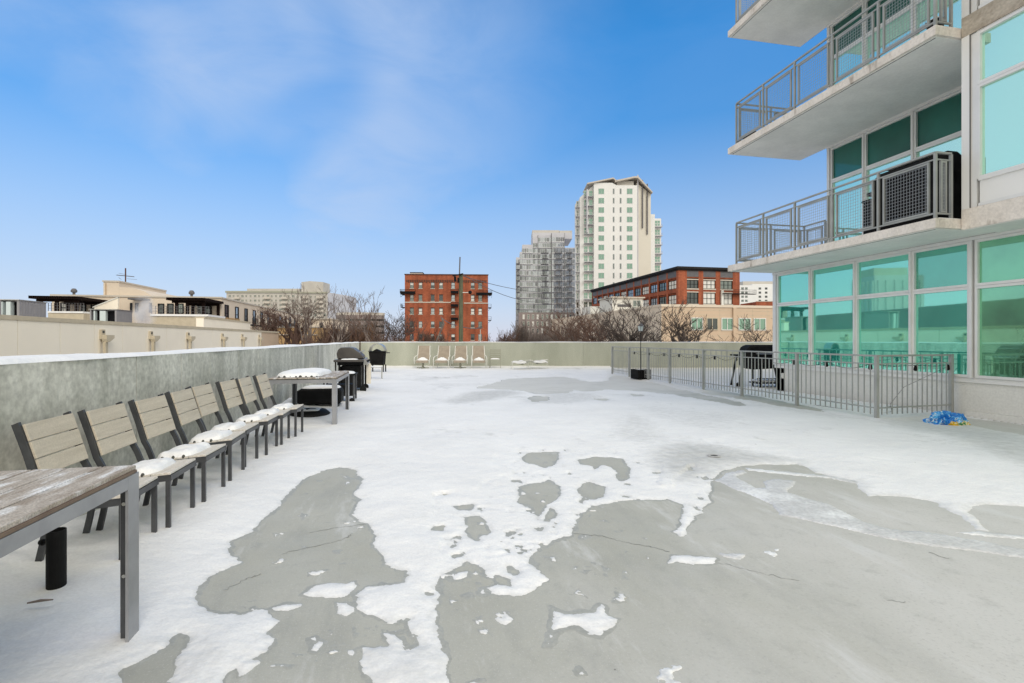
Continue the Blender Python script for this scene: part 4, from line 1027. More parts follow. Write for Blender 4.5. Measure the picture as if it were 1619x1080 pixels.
# ---- red brick building (square to the view)
Y=140.0
bx0=(640-CX)/F*Y; bx1=(771.5-CX)/F*Y
o3=W(bx0,Y)
RB=thing('brick_building','red brick walk-up with black fire escapes, straight ahead beyond the far parapet','building',(*o3,0),YAW+.05)
wd=bx1-bx0; top=zat(434.5,Y); U=lambda px:(px-640)/F*Y
zc=[zat(p,Y) for p in (451,471,492,513,533)]
zc+= [zc[-1]-3.6]
# wall built with openings: piers and spandrels
wx=[651,664.6,683.8,697,716,747,759]; hw=.52; hh=.85
wl=MB(); xs=[0]
for p in wx: xs+=[U(p)-hw,U(p)+hw]
xs+=[wd]
for i in range(0,len(xs),2): wl.box(xs[i],xs[i+1],0,.3,-9,top)
for i in range(1,len(xs)-1,2):
    zz=-9
    for z in sorted(zc): wl.box(xs[i],xs[i+1],0,.3,zz,z-hh); zz=z+hh
    wl.box(xs[i],xs[i+1],0,.3,zz,top)
wl.box(0,wd,.301,26,-9,top-.6)
wl.build('wall','brick',RB)
MB().box(-.12,wd+.12,-.15,.35,top,top+.25).build('cornice','brick_dk',RB)
c=MB()
for i in range(46):
    x=.6+i*(wd-1.2)/45; c.box(x-.14,x+.14,-.10,-.002,zat(444.5,Y)-.25-.15*(i%2),zat(444,Y)+.30)
c.build('corbel','brick_dk',RB)
MB().box(-.03,U(713),-.12,-.002,zat(478,Y)-.12,zat(478,Y)+.14).box(U(733),wd+.03,-.12,-.002,zat(479,Y)-.12,zat(479,Y)+.14).build('belt_course','limestone',RB)
rs=random.Random(5)
for j,z in enumerate(zc[:5]):
    for i,p in enumerate(wx):
        u=U(p); gl_=rs.choice(['g_sky','curtain','curtain','g_mid']) if j in(0,2) else rs.choice(['g_mid','g_dark','g_sky','curtain'])
        w_=MB()
        w_.box(u-hw,u-hw+.09,.10,.2,z-hh,z+hh).box(u+hw-.09,u+hw,.10,.2,z-hh,z+hh).box(u-hw+.09,u+hw-.09,.10,.2,z+hh-.1,z+hh).box(u-hw+.09,u+hw-.09,.10,.2,z-.06,z+.04).box(u-hw+.09,u+hw-.09,.10,.2,z-hh,z-hh+.08)
        o=w_.build('window','slate',RB)
        MB().box(u-hw+.01,u+hw-.01,.2005,.23,z+.0,z+hh-.01).build('pane',gl_,o)
        MB().box(u-hw+.01,u+hw-.01,.2005,.23,z-hh+.01,z-.001).build('pane',rs.choice([gl_,'g_dark','g_mid']),o)
        MB().box(u-hw-.1,u+hw+.1,-.08,.05,z-hh-.14,z-hh-.001).build('sill','limestone',o)
        if j in(1,2): MB().box(u-hw-.05,u+hw+.05,-.05,.05,z+hh+.001,z+hh+.20).build('lintel','brick_dk',o)
def escape(x0,x1,z,y0=-1.3):
    f=MB(); f.box(x0,x1,y0,-.01,z-.08,z+.10)
    for zz in (.5,1.0): f.bar((x0,y0,z+zz),(x1,y0,z+zz),.09,.09); f.bar((x0,y0,z+zz),(x0,0,z+zz),.09,.09); f.bar((x1,y0,z+zz),(x1,0,z+zz),.09,.09)
    n=int((x1-x0)/.35)
    for i in range(n+1): x=x0+(x1-x0)*i/n; f.bar((x,y0,z+.1),(x,y0,z+1.0),.06,.06,up=(1,0,0))
    for x in (x0+.1,x1-.1): f.bar((x,-.05,z-.9),(x,y0,z),.06,.06)
    f.box(x0,x1,y0-.03,y0,z+.1,z+.45); f.build('fire_escape','blackm',RB)
for z in [zat(461,Y),zat(482,Y)-.0,zat(503,Y)]:
    escape(U(713),U(724.5),z-.4)
escape(-1.1,U(657),zat(462,Y)-.4); escape(U(753),wd+1.1,zat(464,Y)-.3)
for (x0,x1) in ((-1.3,-.05),(wd+.05,wd+.9)):
    for py in (462,483,503):
        f=MB(); z=zat(py,Y)-.5; f.box(x0,x1,.6,5,z,z+.1)
        for zz in (.5,1.0):
            f.bar((x0,.6,z+zz),(x0,5,z+zz),.05,.05); f.bar((x1,.6,z+zz),(x1,5,z+zz),.05,.05); f.bar((x0,.6,z+zz),(x1,.6,z+zz),.05,.05)
        for i in range(13): f.bar((x0 if x0<0 else x1,.6+i*.36,z),(x0 if x0<0 else x1,.6+i*.36,z+1),.03,.03,up=(1,0,0))
        f.bar((x0,.6,z-.8),(x1,.6,z),.08,.08)
        f.build('fire_escape','blackm',RB)
m_=MB().box(U(645),U(665),4,7,top-.6,zat(429.5,Y)+.2); m_.build('roof_hut','greyb',RB); MB().box(U(645)-.1,U(665)+.1,3.9,7.1,zat(429.5,Y)+.2,zat(428.5,Y)+.2).build('hut_roof','cornice',RB)
# ---- brick loft with deep black cornice (aligned with the flats)
ld,lt_=66.5,116.0
LB=thing('loft_building','orange brick loft block with a deep black cornice, right of the white tower','building',(ld,lt_,0))
LW=17.3; LL=60.0; YF=127.0; ltop=zat(425,YF)
zr=[(zat(455.5,YF),zat(438.5,YF)),(zat(480,YF),zat(462,YF))]
def UF(px): return on_t(px,lt_)-ld
wf=[(1086,1104.5),(1112,1131.5),(1139,1158.5)]
wl=MB(); xs=[0]
for a,b2 in wf: xs+=[UF(a),UF(b2)]
xs+=[LW]
zl=[-9,zr[1][0],zr[1][1],zr[0][0],zr[0][1],ltop]
for i in range(0,len(xs),2): wl.box(xs[i],xs[i+1],0,.4,-9,ltop)
for i in range(1,len(xs)-1,2):
    for a,b2 in ((-9,zr[1][0]),(zr[1][1],zr[0][0]),(zr[0][1],ltop-1.2)): wl.box(xs[i],xs[i+1],.08,.4,a,b2)
# long side facing the view
bw=LL/12
for k in range(12):
    y0=.4+k*bw; wl.box(0,.4,y0,y0+.7,-9,ltop)
    for a,b2 in ((-9,zr[1][0]),(zr[1][1],zr[0][0]),(zr[0][1],ltop-1.2)): wl.box(.08,.4,y0+.7,y0+bw,a,b2)
wl.box(0,.4,.4+LL,.4+LL+.7,-9,ltop); wl.box(.5,LW,.5,LL,-9,ltop-.3)
wl.build('wall','brick',LB)
c=MB().box(-.7,LW+.3,-.7,LL+1,ltop,ltop+.55).box(-.35,LW+.1,-.35,LL+1,ltop-.35,ltop-.001); c.build('cornice','cornice',LB)
for i in range(1,len(xs)-1,2): MB().box(xs[i],xs[i+1],.02,.079,ltop-1.9,ltop-.36).build('frieze_panel','slate',LB)
for k in range(12): MB().box(.02,.079,.4+k*bw+.7,.4+k*bw+bw,ltop-1.9,ltop-.36).build('frieze_panel','slate',LB)
for k,(a,b2) in enumerate(wf):
    for j,(z0,z1) in enumerate(zr):
        gl_=['g_dark','g_dark','curtain','curtain','g_mid','curtain'][k*2+j]
        o=win_on(LB,'y-',UF(a)+.0,UF(b2),z0,z1-(0.55 if j==0 else 0),.30,gl_,'blackm',.12,(3,2),proud=.12)
        MB().box(UF(a)-.05,UF(b2)+.05,-.1,.078,z0-.3,z0-.001).build('sill','limestone',o)
        MB().box(UF(a),UF(b2),.0,.0785,z1-(.55 if j==0 else 0)+.0,z1-(.3 if j==0 else -.25)).build('lintel','limestone',o)
for k in range(12):
    y0=.4+k*bw+.7
    for z0,z1 in zr:
        o=win_on(LB,'x-',y0+.1,y0+bw-.8,z0,z1-.5,.30,['curtain','g_mid','g_sky'][k%3],'blackm',.12,(3,2),proud=.12)
def bal(par,face,u0,u1,z,off,dep=1.4,m='blackm',name='balcony'):
    f=MB()
    def P(u,o,z_): return (u,off-o,z_) if face=='y-' else ((off-o,u,z_) if face=='x-' else (off+o,u,z_))
    def BX(a0,a1,o0,o1,z0,z1):
        p=P(a0,o0,z0); q=P(a1,o1,z1); f.box(p[0],q[0],p[1],q[1],z0,z1)
    BX(u0,u1,.01,dep,z,z+.15)
    for zz in (.6,1.1): f.bar(P(u0,dep,z+zz),P(u1,dep,z+zz),.05,.05); f.bar(P(u0,dep,z+zz),P(u0,0,z+zz),.05,.05); f.bar(P(u1,dep,z+zz),P(u1,0,z+zz),.05,.05)
    n=max(2,int((u1-u0)/.4))
    for i in range(n+1): u=u0+(u1-u0)*i/n; f.bar(P(u,dep,z+.15),P(u,dep,z+1.1),.03,.03,up=(1,0,0) if face=='y-' else (0,1,0))
    f.build(name,m,par)
for k in (7,8,9,11): bal(LB,'x-',.4+k*bw+.5,.4+k*bw+bw,zat(482,YF)-1.0+.2*(k%2),0)
bal(LB,'y-',UF(1140),LW+4,zat(460.5,YF)-.5,0,1.2); 
MB().box(UF(1139),UF(1142.5),-.5,-.2,zat(485,YF),zat(458,YF)).build('downpipe','curtain',LB)
# ---- tan building in front of the loft
td,tt_=on_t(1046,66.3),66.3
TB=thing('tan_building','low tan stucco building with white framed windows, beyond the far parapet','building',(td,tt_,0))
YT=72; ttop=6.35
UT=lambda px:on_t(px,tt_)-td
TW=UT(1262)
MB().box(0,TW,0,16,-9,ttop).build('wall','tan',TB)
MB().box(-.0,.0+TW,-.12,-.001,ttop-.30,ttop+.05).box(-.12,-.001,-.12,56,ttop-.30,ttop+.05).build('parapet_trim','tan_pale',TB)
MB().box(.0,TW,16.001,56,-9,ttop-.6).build('rear_wing','tan_pale',TB)
MB().box(-.001-.03,-.001,0,56,-9,ttop-.31).build('side_wall','tan_pale',TB)
g_=MB()
for px in (1069,1138,1160,1190,1214): g_.box(UT(px)-.03,UT(px)+.03,-.012,-.002,-9,ttop-.31)
for py in (490,497,531): g_.box(0,TW,-.012,-.003,zat(py,YT)-.03,zat(py,YT)+.03)
g_.build('stucco_joint','cream_trim',TB)
MB().box(UT(1158),UT(1163),-.25,-.013,-9,ttop-.31).build('pilaster','tan',TB)
for a,b2,gl_ in ((1092,1111,'g_green'),(1116.5,1135,'g_dark'),(1140,1159,'g_green'),(1167,1187,'g_green'),(1191,1210.5,'g_green')):
    o=win_on(TB,'y-',UT(a),UT(b2),zat(522,YT),zat(501.5,YT),-.012,gl_,'curtain' if gl_!='g_dark' else 'cream_trim',.13,(2,1),proud=.10)
# rooftop boxes
rs=random.Random(2)
def rooftop(name,label,cat,par_loc,parts):
    g=thing(name,label,cat,par_loc)
    return g
RU=thing('rooftop_hut','white flat roofed penthouse box on the tan building roof, under the loft windows','rooftop hut',(td+.5,tt_+19,0))
MB().box(.0,6.0,0,6,ttop-.61,ttop+2.5).build('wall','curtain',RU); MB().box(-.3,6.2,-.4,6.2,ttop+2.5,ttop+2.72).build('roof','limestone',RU)
win_on(RU,'y-',3.9,5.6,ttop-.3,ttop+2.2,0,'g_mid','curtain',.12,(2,2)); MB().box(1.0,3.6,-.06,-.005,ttop+.9,ttop+1.35).build('vent','slate',RU)
RU=thing('rooftop_hut','smaller white rooftop unit with a dark hood, left of the larger penthouse box','rooftop hut',(td+.1,tt_+29,0))
MB().box(.0,6.5,0,5,ttop-.61,ttop+1.6).build('wall','curtain',RU); MB().box(2,4.2,-.3,-.005,ttop+.1,ttop+.75).build('hood','slate',RU)
# ---- white tower
YT2=205.0
wo=W((939-CX)/F*YT2,YT2)
WT=thing('white_tower','tall white residential tower with green windows and a slanted roof, right of the grey tower','building',(*wo,0),YAW)
V=lambda px:(px-939)/F*YT2; Z2=lambda py:zat(py,YT2)
MB().prism([(V(939),-9),(V(1007.5),-9),(V(1007.5),Z2(293)),(V(975),Z2(293)),(V(968),Z2(289)),(V(939),Z2(289))],'y',0,14).build('wall','tower_w',WT)
MB().prism([(V(1007.5)+.003,-9),(V(1030),-9),(V(1030),Z2(306)),(V(1007.5)+.003,Z2(288))],'y',1.0,20).build('side_wall','tower_c',WT)
# slanted roof blades
MB().prism([(V(928),Z2(290)),(V(969),Z2(281.5)),(V(976),Z2(287)),(V(976),Z2(288.4)),(V(969),Z2(283.5)),(V(928),Z2(292))],'y',-.8,12).build('roof','limestone',WT)
MB().prism([(V(972),Z2(286)),(V(1003),Z2(279.5)),(V(1009),Z2(280)),(V(1031),Z2(304)),(V(1031),Z2(306)),(V(1008),Z2(282.5)),(V(1003),Z2(282)),(V(972),Z2(288.5))],'y',-.8,14).build('roof','limestone',WT)
MB().box(V(976),V(1003),1.2,8,Z2(293),Z2(285)).build('roof_room','greyb',WT)
for px,t0,t1 in ((928,300,368),(1009,276,480),(1016.5,284,360),(1024,290,370)): MB().box(V(px)-.2,V(px)+.2,-1.0 if px<1000 else .4,.6 if px<1000 else .99,Z2(t1),Z2(t0)).build('fin','tower_g' if px<1012 else 'slate',WT)
rowy=[302.5+14.8*i for i in range(13)]
for py in rowy:
    for a,b2,gl_,n_ in ((946,955.2,'g_green',2),(968.8,971.6,'g_mid',1),(979.7,982.7,'g_mid',1),(991,1000,'g_green',2)):
        win_on(WT,'y-',V(a),V(b2),Z2(py+4.6),Z2(py-4.4),0,gl_,'tower_g',.10,(n_,1),proud=.06)
# left glass flank with balconies
MB().prism([(V(918),-9),(V(938.9),-9),(V(938.9),Z2(291)),(V(918),Z2(310))],'y',2,7).prism([(V(912),-9),(V(917.9),-9),(V(917.9),Z2(312)),(V(912),Z2(318))],'y',4,7).build('glazed_flank','tower_w',WT)
for i in range(16):
    py=304+14.8*i
    if py<500:
        win_on(WT,'y-',V(924),V(930.5),Z2(py+5),Z2(py-5),2,'g_green','curtain',.14,(2,2)); win_on(WT,'y-',V(932),V(938.5),Z2(py+5),Z2(py-5),2,'g_green','curtain',.14,(1,2))
        bal(WT,'y-',V(924),V(939.3),Z2(py+6.5),2,2.0,'tower_g')
        if i: win_on(WT,'y-',V(913),V(917),Z2(py+5),Z2(py-5),4,'g_mid','curtain',.14,(1,2)); bal(WT,'y-',V(911.5),V(919),Z2(py+6.5),4,1.8,'tower_g')
# right wing
MB().box(V(1029)+.01,V(1042),6,22,-9,Z2(333)).box(V(1042)+.003,V(1054.5),8,22,-9,Z2(338)).build('wing','tower_w',WT)
for i in range(10):
    py=346+14.8*i; win_on(WT,'y-',V(1043.5),V(1053),Z2(py+5),Z2(py-5),8,'g_green','curtain',.2,(2,2)); bal(WT,'y-',V(1042),V(1055),Z2(py+7),8,1.8,'tower_g')
    win_on(WT,'y-',V(1032),V(1033.8),Z2(py+5),Z2(py-5),6,'g_dark','slate',.08,(1,1))
# ---- grey tower
YG=260.0; go=W((816-CX)/F*YG,YG)
GT=thing('grey_tower','stepped grey glass and concrete apartment tower, left of the white tower','building',(*go,0),YAW)
G=lambda px:(px-816)/F*YG; Z3=lambda py:zat(py,YG)
vols=[(816,822,405,4),(822,826,396,4.5),(826,843,384,5),(843,851,372,5.6),(851.6,873,368,6),(873.6,894,365,5.0),(894.6,914,389,4.6)]
vm=MB()
for a,b2,t_,y in vols: vm.box(G(a),G(b2),y,30,-9,Z3(t_))
vm.box(G(843),G(908),9,30,Z3(372),Z3(362)); vm.build('wall','tower_g',GT)
MB().box(G(843),G(888),12,26,Z3(364),Z3(356)).box(G(888),G(908),10,20,Z3(362),Z3(358)).build('roof_room','greyb',GT)
MB().box(G(851),G(851.6),5.9,6.6,-9,Z3(368)).box(G(873),G(873.6),5.5,6.6,-9,Z3(365)).box(G(894),G(894.6),5.2,6.6,-9,Z3(365)).build('recess','slate',GT)
fl=9.05
cnt=0; bandm=MB(); win_stuff={'g_mid':MB(),'g_sky':MB(),'g_dark':MB()}; slabm=MB()
rs=random.Random(11)
for a,b2,t_,y in vols:
    py=t_+4
    k=int((py-362)/fl); py=366+fl*max(0,math.ceil((t_+4-366)/fl))
    while py<497:
        z0,z1=Z3(py+3.4),Z3(py-2.8); n_=max(1,int(round((b2-a)/3.4)))
        for i in range(n_):
            u0=G(a)+(G(b2)-G(a))*i/n_+.18; u1=G(a)+(G(b2)-G(a))*(i+1)/n_-.18
            kk=rs.choice(['g_mid','g_mid','g_sky','g_sky','g_dark'])
            win_stuff[kk].box(u0,u1,y-.05,y-.005,z0,z1); mid=(u0+u1)/2
            bandm.box(mid-.05,mid+.05,y-.12,y-.055,z0,z1)
        slabm.box(G(a)+.02,G(b2)-.02,y-.55 if (int(py/fl)+int(a))%2 else y-.25,y-.004,Z3(py+4.6),Z3(py+4.0))
        py+=fl
for k,mb_ in win_stuff.items(): tag(mb_.build('window',k,GT),kind='stuff')
tag(bandm.build('mullion','tower_w',GT),kind='stuff'); slabm.build('floor_slab','tower_w',GT)
for py in np.arange(412,530,fl): bal(GT,'y-',G(816.2),G(822),Z3(py+4),4,2.2,'slate'); 
k=0
for col_ in ((856,868),(878,890),(896,906)):
    for j,py in enumerate(np.arange(394,478,fl)):
        bal(GT,'y-',G(col_[0]+(j%2)*2),G(col_[1]),Z3(py+4),5.4 if col_[0]!=896 else 4.6,1.8,'slate')
# brick podium of the grey tower
Y4=225.0; po=W((820-CX)/F*Y4,Y4)
PD=thing('podium_building','brown grey brick podium with many small windows below the grey tower','building',(*po,0),YAW)
Q=lambda px:(px-820)/F*Y4
MB().box(Q(820),Q(938),0,20,-9,zat(494,Y4)).build('wall','tower_gb',PD)
for j in range(3):
    for i in range(15):
        px=826+i*7.4; py=501+j*11; win_on(PD,'y-',Q(px),Q(px+3.8),zat(py+4,Y4),zat(py-4,Y4),0,'g_mid' if (i+j)%3 else 'curtain','limestone',.15,(1,2))
# ---- distant block between loft and flats
Y5=300.0; do=W((1166-CX)/F*Y5,Y5)
DBk=thing('office_block','far white and grey block seen in the gap between loft building and flats','building',(*do,0),YAW)
R5=lambda px:(px-1166)/F*Y5
MB().box(R5(1166),R5(1190),0,20,-9,zat(451,Y5)).build('wall','tower_w',DBk); MB().box(R5(1182),R5(1232),6,30,-9,zat(443,Y5)).build('rear_wing','greyb',DBk); MB().box(R5(1190)+.01,R5(1232),.5,20,-9,zat(449,Y5)).build('side_wall','tower_w',DBk)
for j in range(8):
    for a in (1172,1178,1200,1210): 
        py=456+j*6.5; win_on(DBk,'y-',R5(a),R5(a+4),zat(py+1.8,Y5),zat(py-1.6,Y5),0 if a<1190 else .5,'g_mid' if a<1190 else 'g_dark','slate',.12,(2,1))
Y6=170.0; do=W((1196-CX)/F*Y6,Y6)
o=thing('brick_building','low dark red brick roofline peeking over the tan building near the flats','building',(*do,0),YAW)
MB().box(0,9,0,12,-9,zat(477,Y6)).build('wall','brick',o); MB().box(-.1,9,-.1,.2,zat(477,Y6),zat(476,Y6)).build('coping','limestone',o)
# ---- mid-left grey apartment block
Y7=330.0; lo=W((358-CX)/F*Y7,Y7)
GB=thing('apartment_block','wide pale grey apartment block with small windows, behind the bare trees','building',(*lo,0),YAW)
K=lambda px:(px-358)/F*Y7; Z7=lambda py:zat(py,Y7)
MB().box(K(358),K(470),0,25,-9,Z7(461)).box(K(383),K(468),6,25,Z7(461),Z7(455)).box(K(470)+.01,K(521.5),-4,22,-9,Z7(463)).prism([(K(476.5),Z7(463)),(K(476.5),Z7(446)),(K(490),Z7(444.5)),(K(511),Z7(446)),(K(511),Z7(463))],'y',0,12).build('wall','greyb',GB)
MB().prism([(K(521.5)+.01,-4),(K(533.5),22),(K(533.5),40),(K(521.5)+.01,40)],'z',-9,Z7(463)).build('side_wall','tower_g',GB)
MB().box(K(358)-.5,K(470),-.6,0-.01,Z7(463),Z7(460)).box(K(470),K(522),-4.6,-4.01,Z7(465),Z7(462.5)).build('cornice','olive',GB)
wn=[]
for j in range(6):
    for i in range(16):
        px=361+i*6.7; py=468+j*7.1
        wn.append((px,3.4 if i%3 else 4.6,py,0))
    for i in range(7): wn.append((472.5+i*7.1,3.6,470+j*7.1,-4))
ws=sorted(wn,key=lambda w:w[2])[:100]
for px,w_,py,off in ws: win_on(GB,'y-',K(px),K(px+w_),Z7(py+2.3),Z7(py-2.0),off,'g_mid','limestone',.22,(2,1),proud=.1)
rest=MB()
for px,w_,py,off in sorted(wn,key=lambda w:w[2])[100:]: rest.box(K(px),K(px+w_),off-.05,off-.004,Z7(py+2.3),Z7(py-2.0))
tag(rest.build('window','g_mid',GB),kind='stuff')
for j in range(6):
    for a,b2,o_ in ((372,380,0),(418,428,0),(446,456,0),(484,492,-4),(505,516,-4)):
        bb=MB(); bb.box(K(a),K(b2),o_-1.8,o_-.005,Z7(473+j*7.1),Z7(472.2+j*7.1)).box(K(a),K(b2),o_-1.85,o_-1.75,Z7(472.2+j*7.1),Z7(469.6+j*7.1)); bb.build('balcony','limestone',GB)
# ---- round fronted brown building
Y8=220.0; ro=W((570-CX)/F*Y8,Y8)
AR=thing('round_building','brown building with a rounded pale roof edge behind the bare trees','building',(*ro,0),YAW)
R=(608-532)/2/F*Y8
pr=[(R*math.cos(math.pi+math.pi*i/20),R*.55*math.sin(math.pi+math.pi*i/20)) for i in range(21)]
MB().prism(pr,'z',-9,zat(499,Y8)).build('wall','tower_gb',AR)
MB().prism([(x*1.01,y*1.01) for x,y in pr],'z',zat(499,Y8),zat(495,Y8)).build('roof_edge','limestone',AR)
for j in range(3): MB().prism([(x*1.004,y*1.004) for x,y in pr],'z',zat(508+j*10,Y8),zat(505+j*10,Y8)).build('window_band','g_dark',AR)
# ---- ochre brick wall and grey garage beyond the cream roof
Y9=62.0; oo=W((439-CX)/F*Y9,Y9)
OB=thing('brick_annex','low ochre brick annex with pale ledges behind the tree branches, right of the cream building','building',(*oo,0),YAW)
J=lambda px:(px-439)/F*Y9
MB().box(0,J(502),0,8,-9,zat(518,Y9)).build('wall','tan_brick',OB); MB().box(-.05,J(502)+.05,-.12,.2,zat(518,Y9),zat(516.6,Y9)).box(0,J(502),-.1,-.003,zat(530,Y9),zat(528.6,Y9)).build('ledge','limestone',OB)
Y10=95.0; oo=W((470-CX)/F*Y10,Y10)
OB=thing('stucco_house','pale stucco house with a dark doorway seen through bare branches','building',(*oo,0),YAW)
J=lambda px:(px-470)/F*Y10
MB().box(0,J(524),0,10,-9,zat(505,Y10)).build('wall','tan_pale',OB); MB().box(-.2,J(524)+.2,-.3,10,zat(505,Y10),zat(503.5,Y10)).build('roof','limestone',OB)
win_on(OB,'y-',J(505),J(511),zat(528,Y10),zat(510,Y10),0,'g_dark','slate',.15,(1,1)); win_on(OB,'y-',J(480),J(487),zat(522,Y10),zat(511,Y10),0,'g_mid','limestone',.15,(2,1))
Y11=70.0; oo=W((503-CX)/F*Y11,Y11)
OB=thing('garage','low grey concrete garage wall just over the parapet beside the ochre annex','building',(*oo,0),YAW)
MB().box(0,(530-503)/F*Y11,0,8,-9,zat(528,Y11)).build('wall','greyb',OB); MB().box(-.05,(530-503)/F*Y11+.05,-.1,.2,zat(528,Y11),zat(527,Y11)).build('coping','limestone',OB)
# ================================================================ CREAM BUILDING (left, parallel to the patio)
CD=-12.0
CB=thing('cream_building','long low cream stucco building with downspout boxes, beyond the left parapet','building',(0,0,0))
ctop=H+.753; te=on_d(441,CD); tm=on_d(409,CD)+.8
cj=[-14,-8,-2,4,9.5]+[on_d(px,CD) for px in (28,95,149,193.5,231,263)]
nt_=cj[-1]
while nt_+3.1<tm: nt_+=3.1; cj.append(nt_)
cj.append(tm)
w_=MB()
for a,b2 in zip(cj,cj[1:]): w_.box(CD-.05,CD,a+.012,b2-.012,-9,ctop-.14)
w_.box(CD-.4,CD-.0505,-14,tm,-9,ctop-.15); w_.build('wall','cream',CB)
MB().box(CD-.5,CD+.03,-14,tm,ctop-.139,ctop).build('coping','cream_trim',CB)
MB().box(CD-.45,CD-.03,tm+.001,te,-9,ctop-.14).build('end_panel','tan',CB); MB().box(CD-.5,CD+.03,tm+.001,te,ctop-.139,ctop).build('coping','cream_trim',CB)
MB().box(CD-25,CD-.51,-14,te,ctop-.9,ctop-.5).box(CD-25,CD-.6,te-.4,te,-9,ctop-.9).build('roof','roofgrey',CB)
# raised rear parapet
t1_,t2_=on_d(322,CD-2.5),te+6
MB().box(CD-3.0,CD-2.5,on_d(322,CD-2.5),te,ctop-.5,H+1.55).build('upper_parapet','cream',CB); MB().box(CD-3.05,CD-2.45,on_d(322,CD-2.5),te,H+1.551,H+1.66).build('coping','cream_trim',CB)
for i,px in enumerate((160,237,296,350.5,382,409)):
    t=on_d(px,CD); s=MB()
    zt_=ctop-.51
    s.box(CD+.002,CD+.08,t-.13,t+.13,zt_-.22,zt_+.16).prism([(t-.07,zt_-.34),(t+.09,zt_-.34),(t+.42,zt_-.18),(t+.42,zt_-.06),(t-.12,zt_-.06),(t-.12,zt_-.22)],'x',CD+.081,CD+.26).box(CD+.09,CD+.20,t-.08,t+.08,-6,zt_-.341)
    so=s.build('downspout','cream_trim',CB); MB().box(CD+.081,CD+.095,t-.06,t+.06,zt_+.02,zt_+.11).build('scupper_hole','joint',so)
# HVAC units on its roof
def unit(label,px0,pxc,px1,pyb,pyt,Y):
    # front (open bays) from px0 to the corner pxc, ribbed side running away to px1
    xc,yc=at(pxc,Y); w=xc-on_t(px0,yc); dep=on_d(px1,xc)-yc
    g=thing('rooftop_unit',label,'rooftop unit',(xc,yc,0),0,'rooftop units on the cream building')
    z0,z1=ctop-.45,zat(pyt,Y)
    b=MB().box(-w+.1,0,.4,dep,z0,z1).box(-.12,0,0,.399,z0,z1).box(-w,-w+.1,0,dep,z0,z1)
    for k in range(int(dep/.14)): b.box(.001,.03,.03+k*.14,.09+k*.14,z0+.05,z1-.05)
    b.build('casing','hvac',g)
    MB().box(-w+.11,-.13,.39,.399,z0,z1-.08).build('louver','blackm',g)
    MB().box(-w*.62,-w*.40,-.04,.30,z0,z1-.1).box(-w*.85,-w*.80,-.04,.30,z0,z1-.1).build('door','hvac_light',g)
    MB().box(-w-.05,.06,-.08,dep+.05,z1+.001,z1+.06).build('cap','steel',g)
    MB().tube([(.4,.6,z0),(.4,.6,z0+.8)],.05,8).build('pipe','blackm',g)
    return g
unit('grey rooftop unit with open dark bay, far left edge of the view',-2,30,73,500,475,34)
unit('grey rooftop unit with louvered bays, in front of the sloped white wall',142,184,209,506,490,44)
# steam plume
sm_=bpy.data.materials.new('steam'); sm_.use_nodes=True; nt=sm_.node_tree; nt.nodes.remove(nt.nodes['Principled BSDF'])
pv=nt.nodes.new('ShaderNodeVolumePrincipled'); pv.inputs['Color'].default_value=(.95,.95,.97,1)
tc=nt.nodes.new('ShaderNodeTexCoord'); n=nt.nodes.new('ShaderNodeTexNoise'); n.inputs['Scale'].default_value=1.0; n.inputs['Detail'].default_value=5; nt.links.new(tc.outputs['Object'],n.inputs['Vector'])
r=nt.nodes.new('ShaderNodeMapRange'); r.inputs[1].default_value=.42; r.inputs[2].default_value=.66; r.inputs[3].default_value=0; r.inputs[4].default_value=2.6; nt.links.new(n.outputs['Fac'],r.inputs[0])
vl=nt.nodes.new('ShaderNodeVectorMath'); vl.operation='LENGTH'; nt.links.new(tc.outputs['Object'],vl.inputs[0])
r2=nt.nodes.new('ShaderNodeMapRange'); r2.inputs[1].default_value=.3; r2.inputs[2].default_value=1.0; r2.inputs[3].default_value=1; r2.inputs[4].default_value=0; nt.links.new(vl.outputs['Value'],r2.inputs[0])
ml=nt.nodes.new('ShaderNodeMath'); ml.operation='MULTIPLY'; nt.links.new(r.outputs[0],ml.inputs[0]); nt.links.new(r2.outputs[0],ml.inputs[1]); nt.links.new(ml.outputs[0],pv.inputs['Density']); nt.links.new(pv.outputs[0],nt.nodes['Material Output'].inputs['Volume'])
sx_,sy_=at(228,52)
o=MB().lathe((0,0,0),[(.05,-1),(.5,-.87),(.87,-.5),(1,0),(.87,.5),(.5,.87),(.05,1)],16).build('steam_plume',sm_,None,smooth=True)
o.location=(sx_,sy_,zat(493,52)); o.scale=(1.3,1.2,1.9); tag(o,kind='stuff')
# ================================================================ PENTHOUSE TERRACE BUILDING
PT=76.7; PD_=-25.3; YP=70.0
PB=thing('penthouse_building','peach stucco penthouse building with two dark pergolas and an antenna, top left','building',(PD_,PT,0))
UP=lambda px:on_t(px,PT)-PD_
def ZP(px,py): 
    d=on_t(px,PT); Yp=d*SA+PT*CA; return H+(HY-py)*Yp/F
pz=ZP(350,472); terr=ZP(350,500)
MB().box(UP(82),0,0,30,-9,pz).build('wall','tan_pale',PB)
MB().box(UP(80),.1,-.15,.2,pz,pz+.22).build('coping','limestone',PB)
UN=lambda px:on_t(px,PT-6)-PD_
MB().box(UN(76),UN(132),-6,-.001,-9,ZP(80,498)).build('terrace','cream_trim',PB); MB().box(UN(238),UN(330),-6,-.001,-9,terr-.3).build('terrace','cream_trim',PB)
MB().box(UN(76),UN(132),-6.1,0-.01,ZP(80,498)+.001,ZP(80,498)+.2).box(UN(238),UN(330),-6.15,-.01,terr-.299,terr-.05).build('terrace_snow','snow',PB)
MB().box(UP(160),UP(185),.5,14,pz,ZP(160,445)).prism([(UP(185)+.01,pz),(UP(185)+.01,ZP(185,453)),(UP(205),ZP(205,454)),(UP(225),ZP(225,460)),(UP(240),pz+.1)],'y',.5,14).build('roof_core','tan_pale',PB)
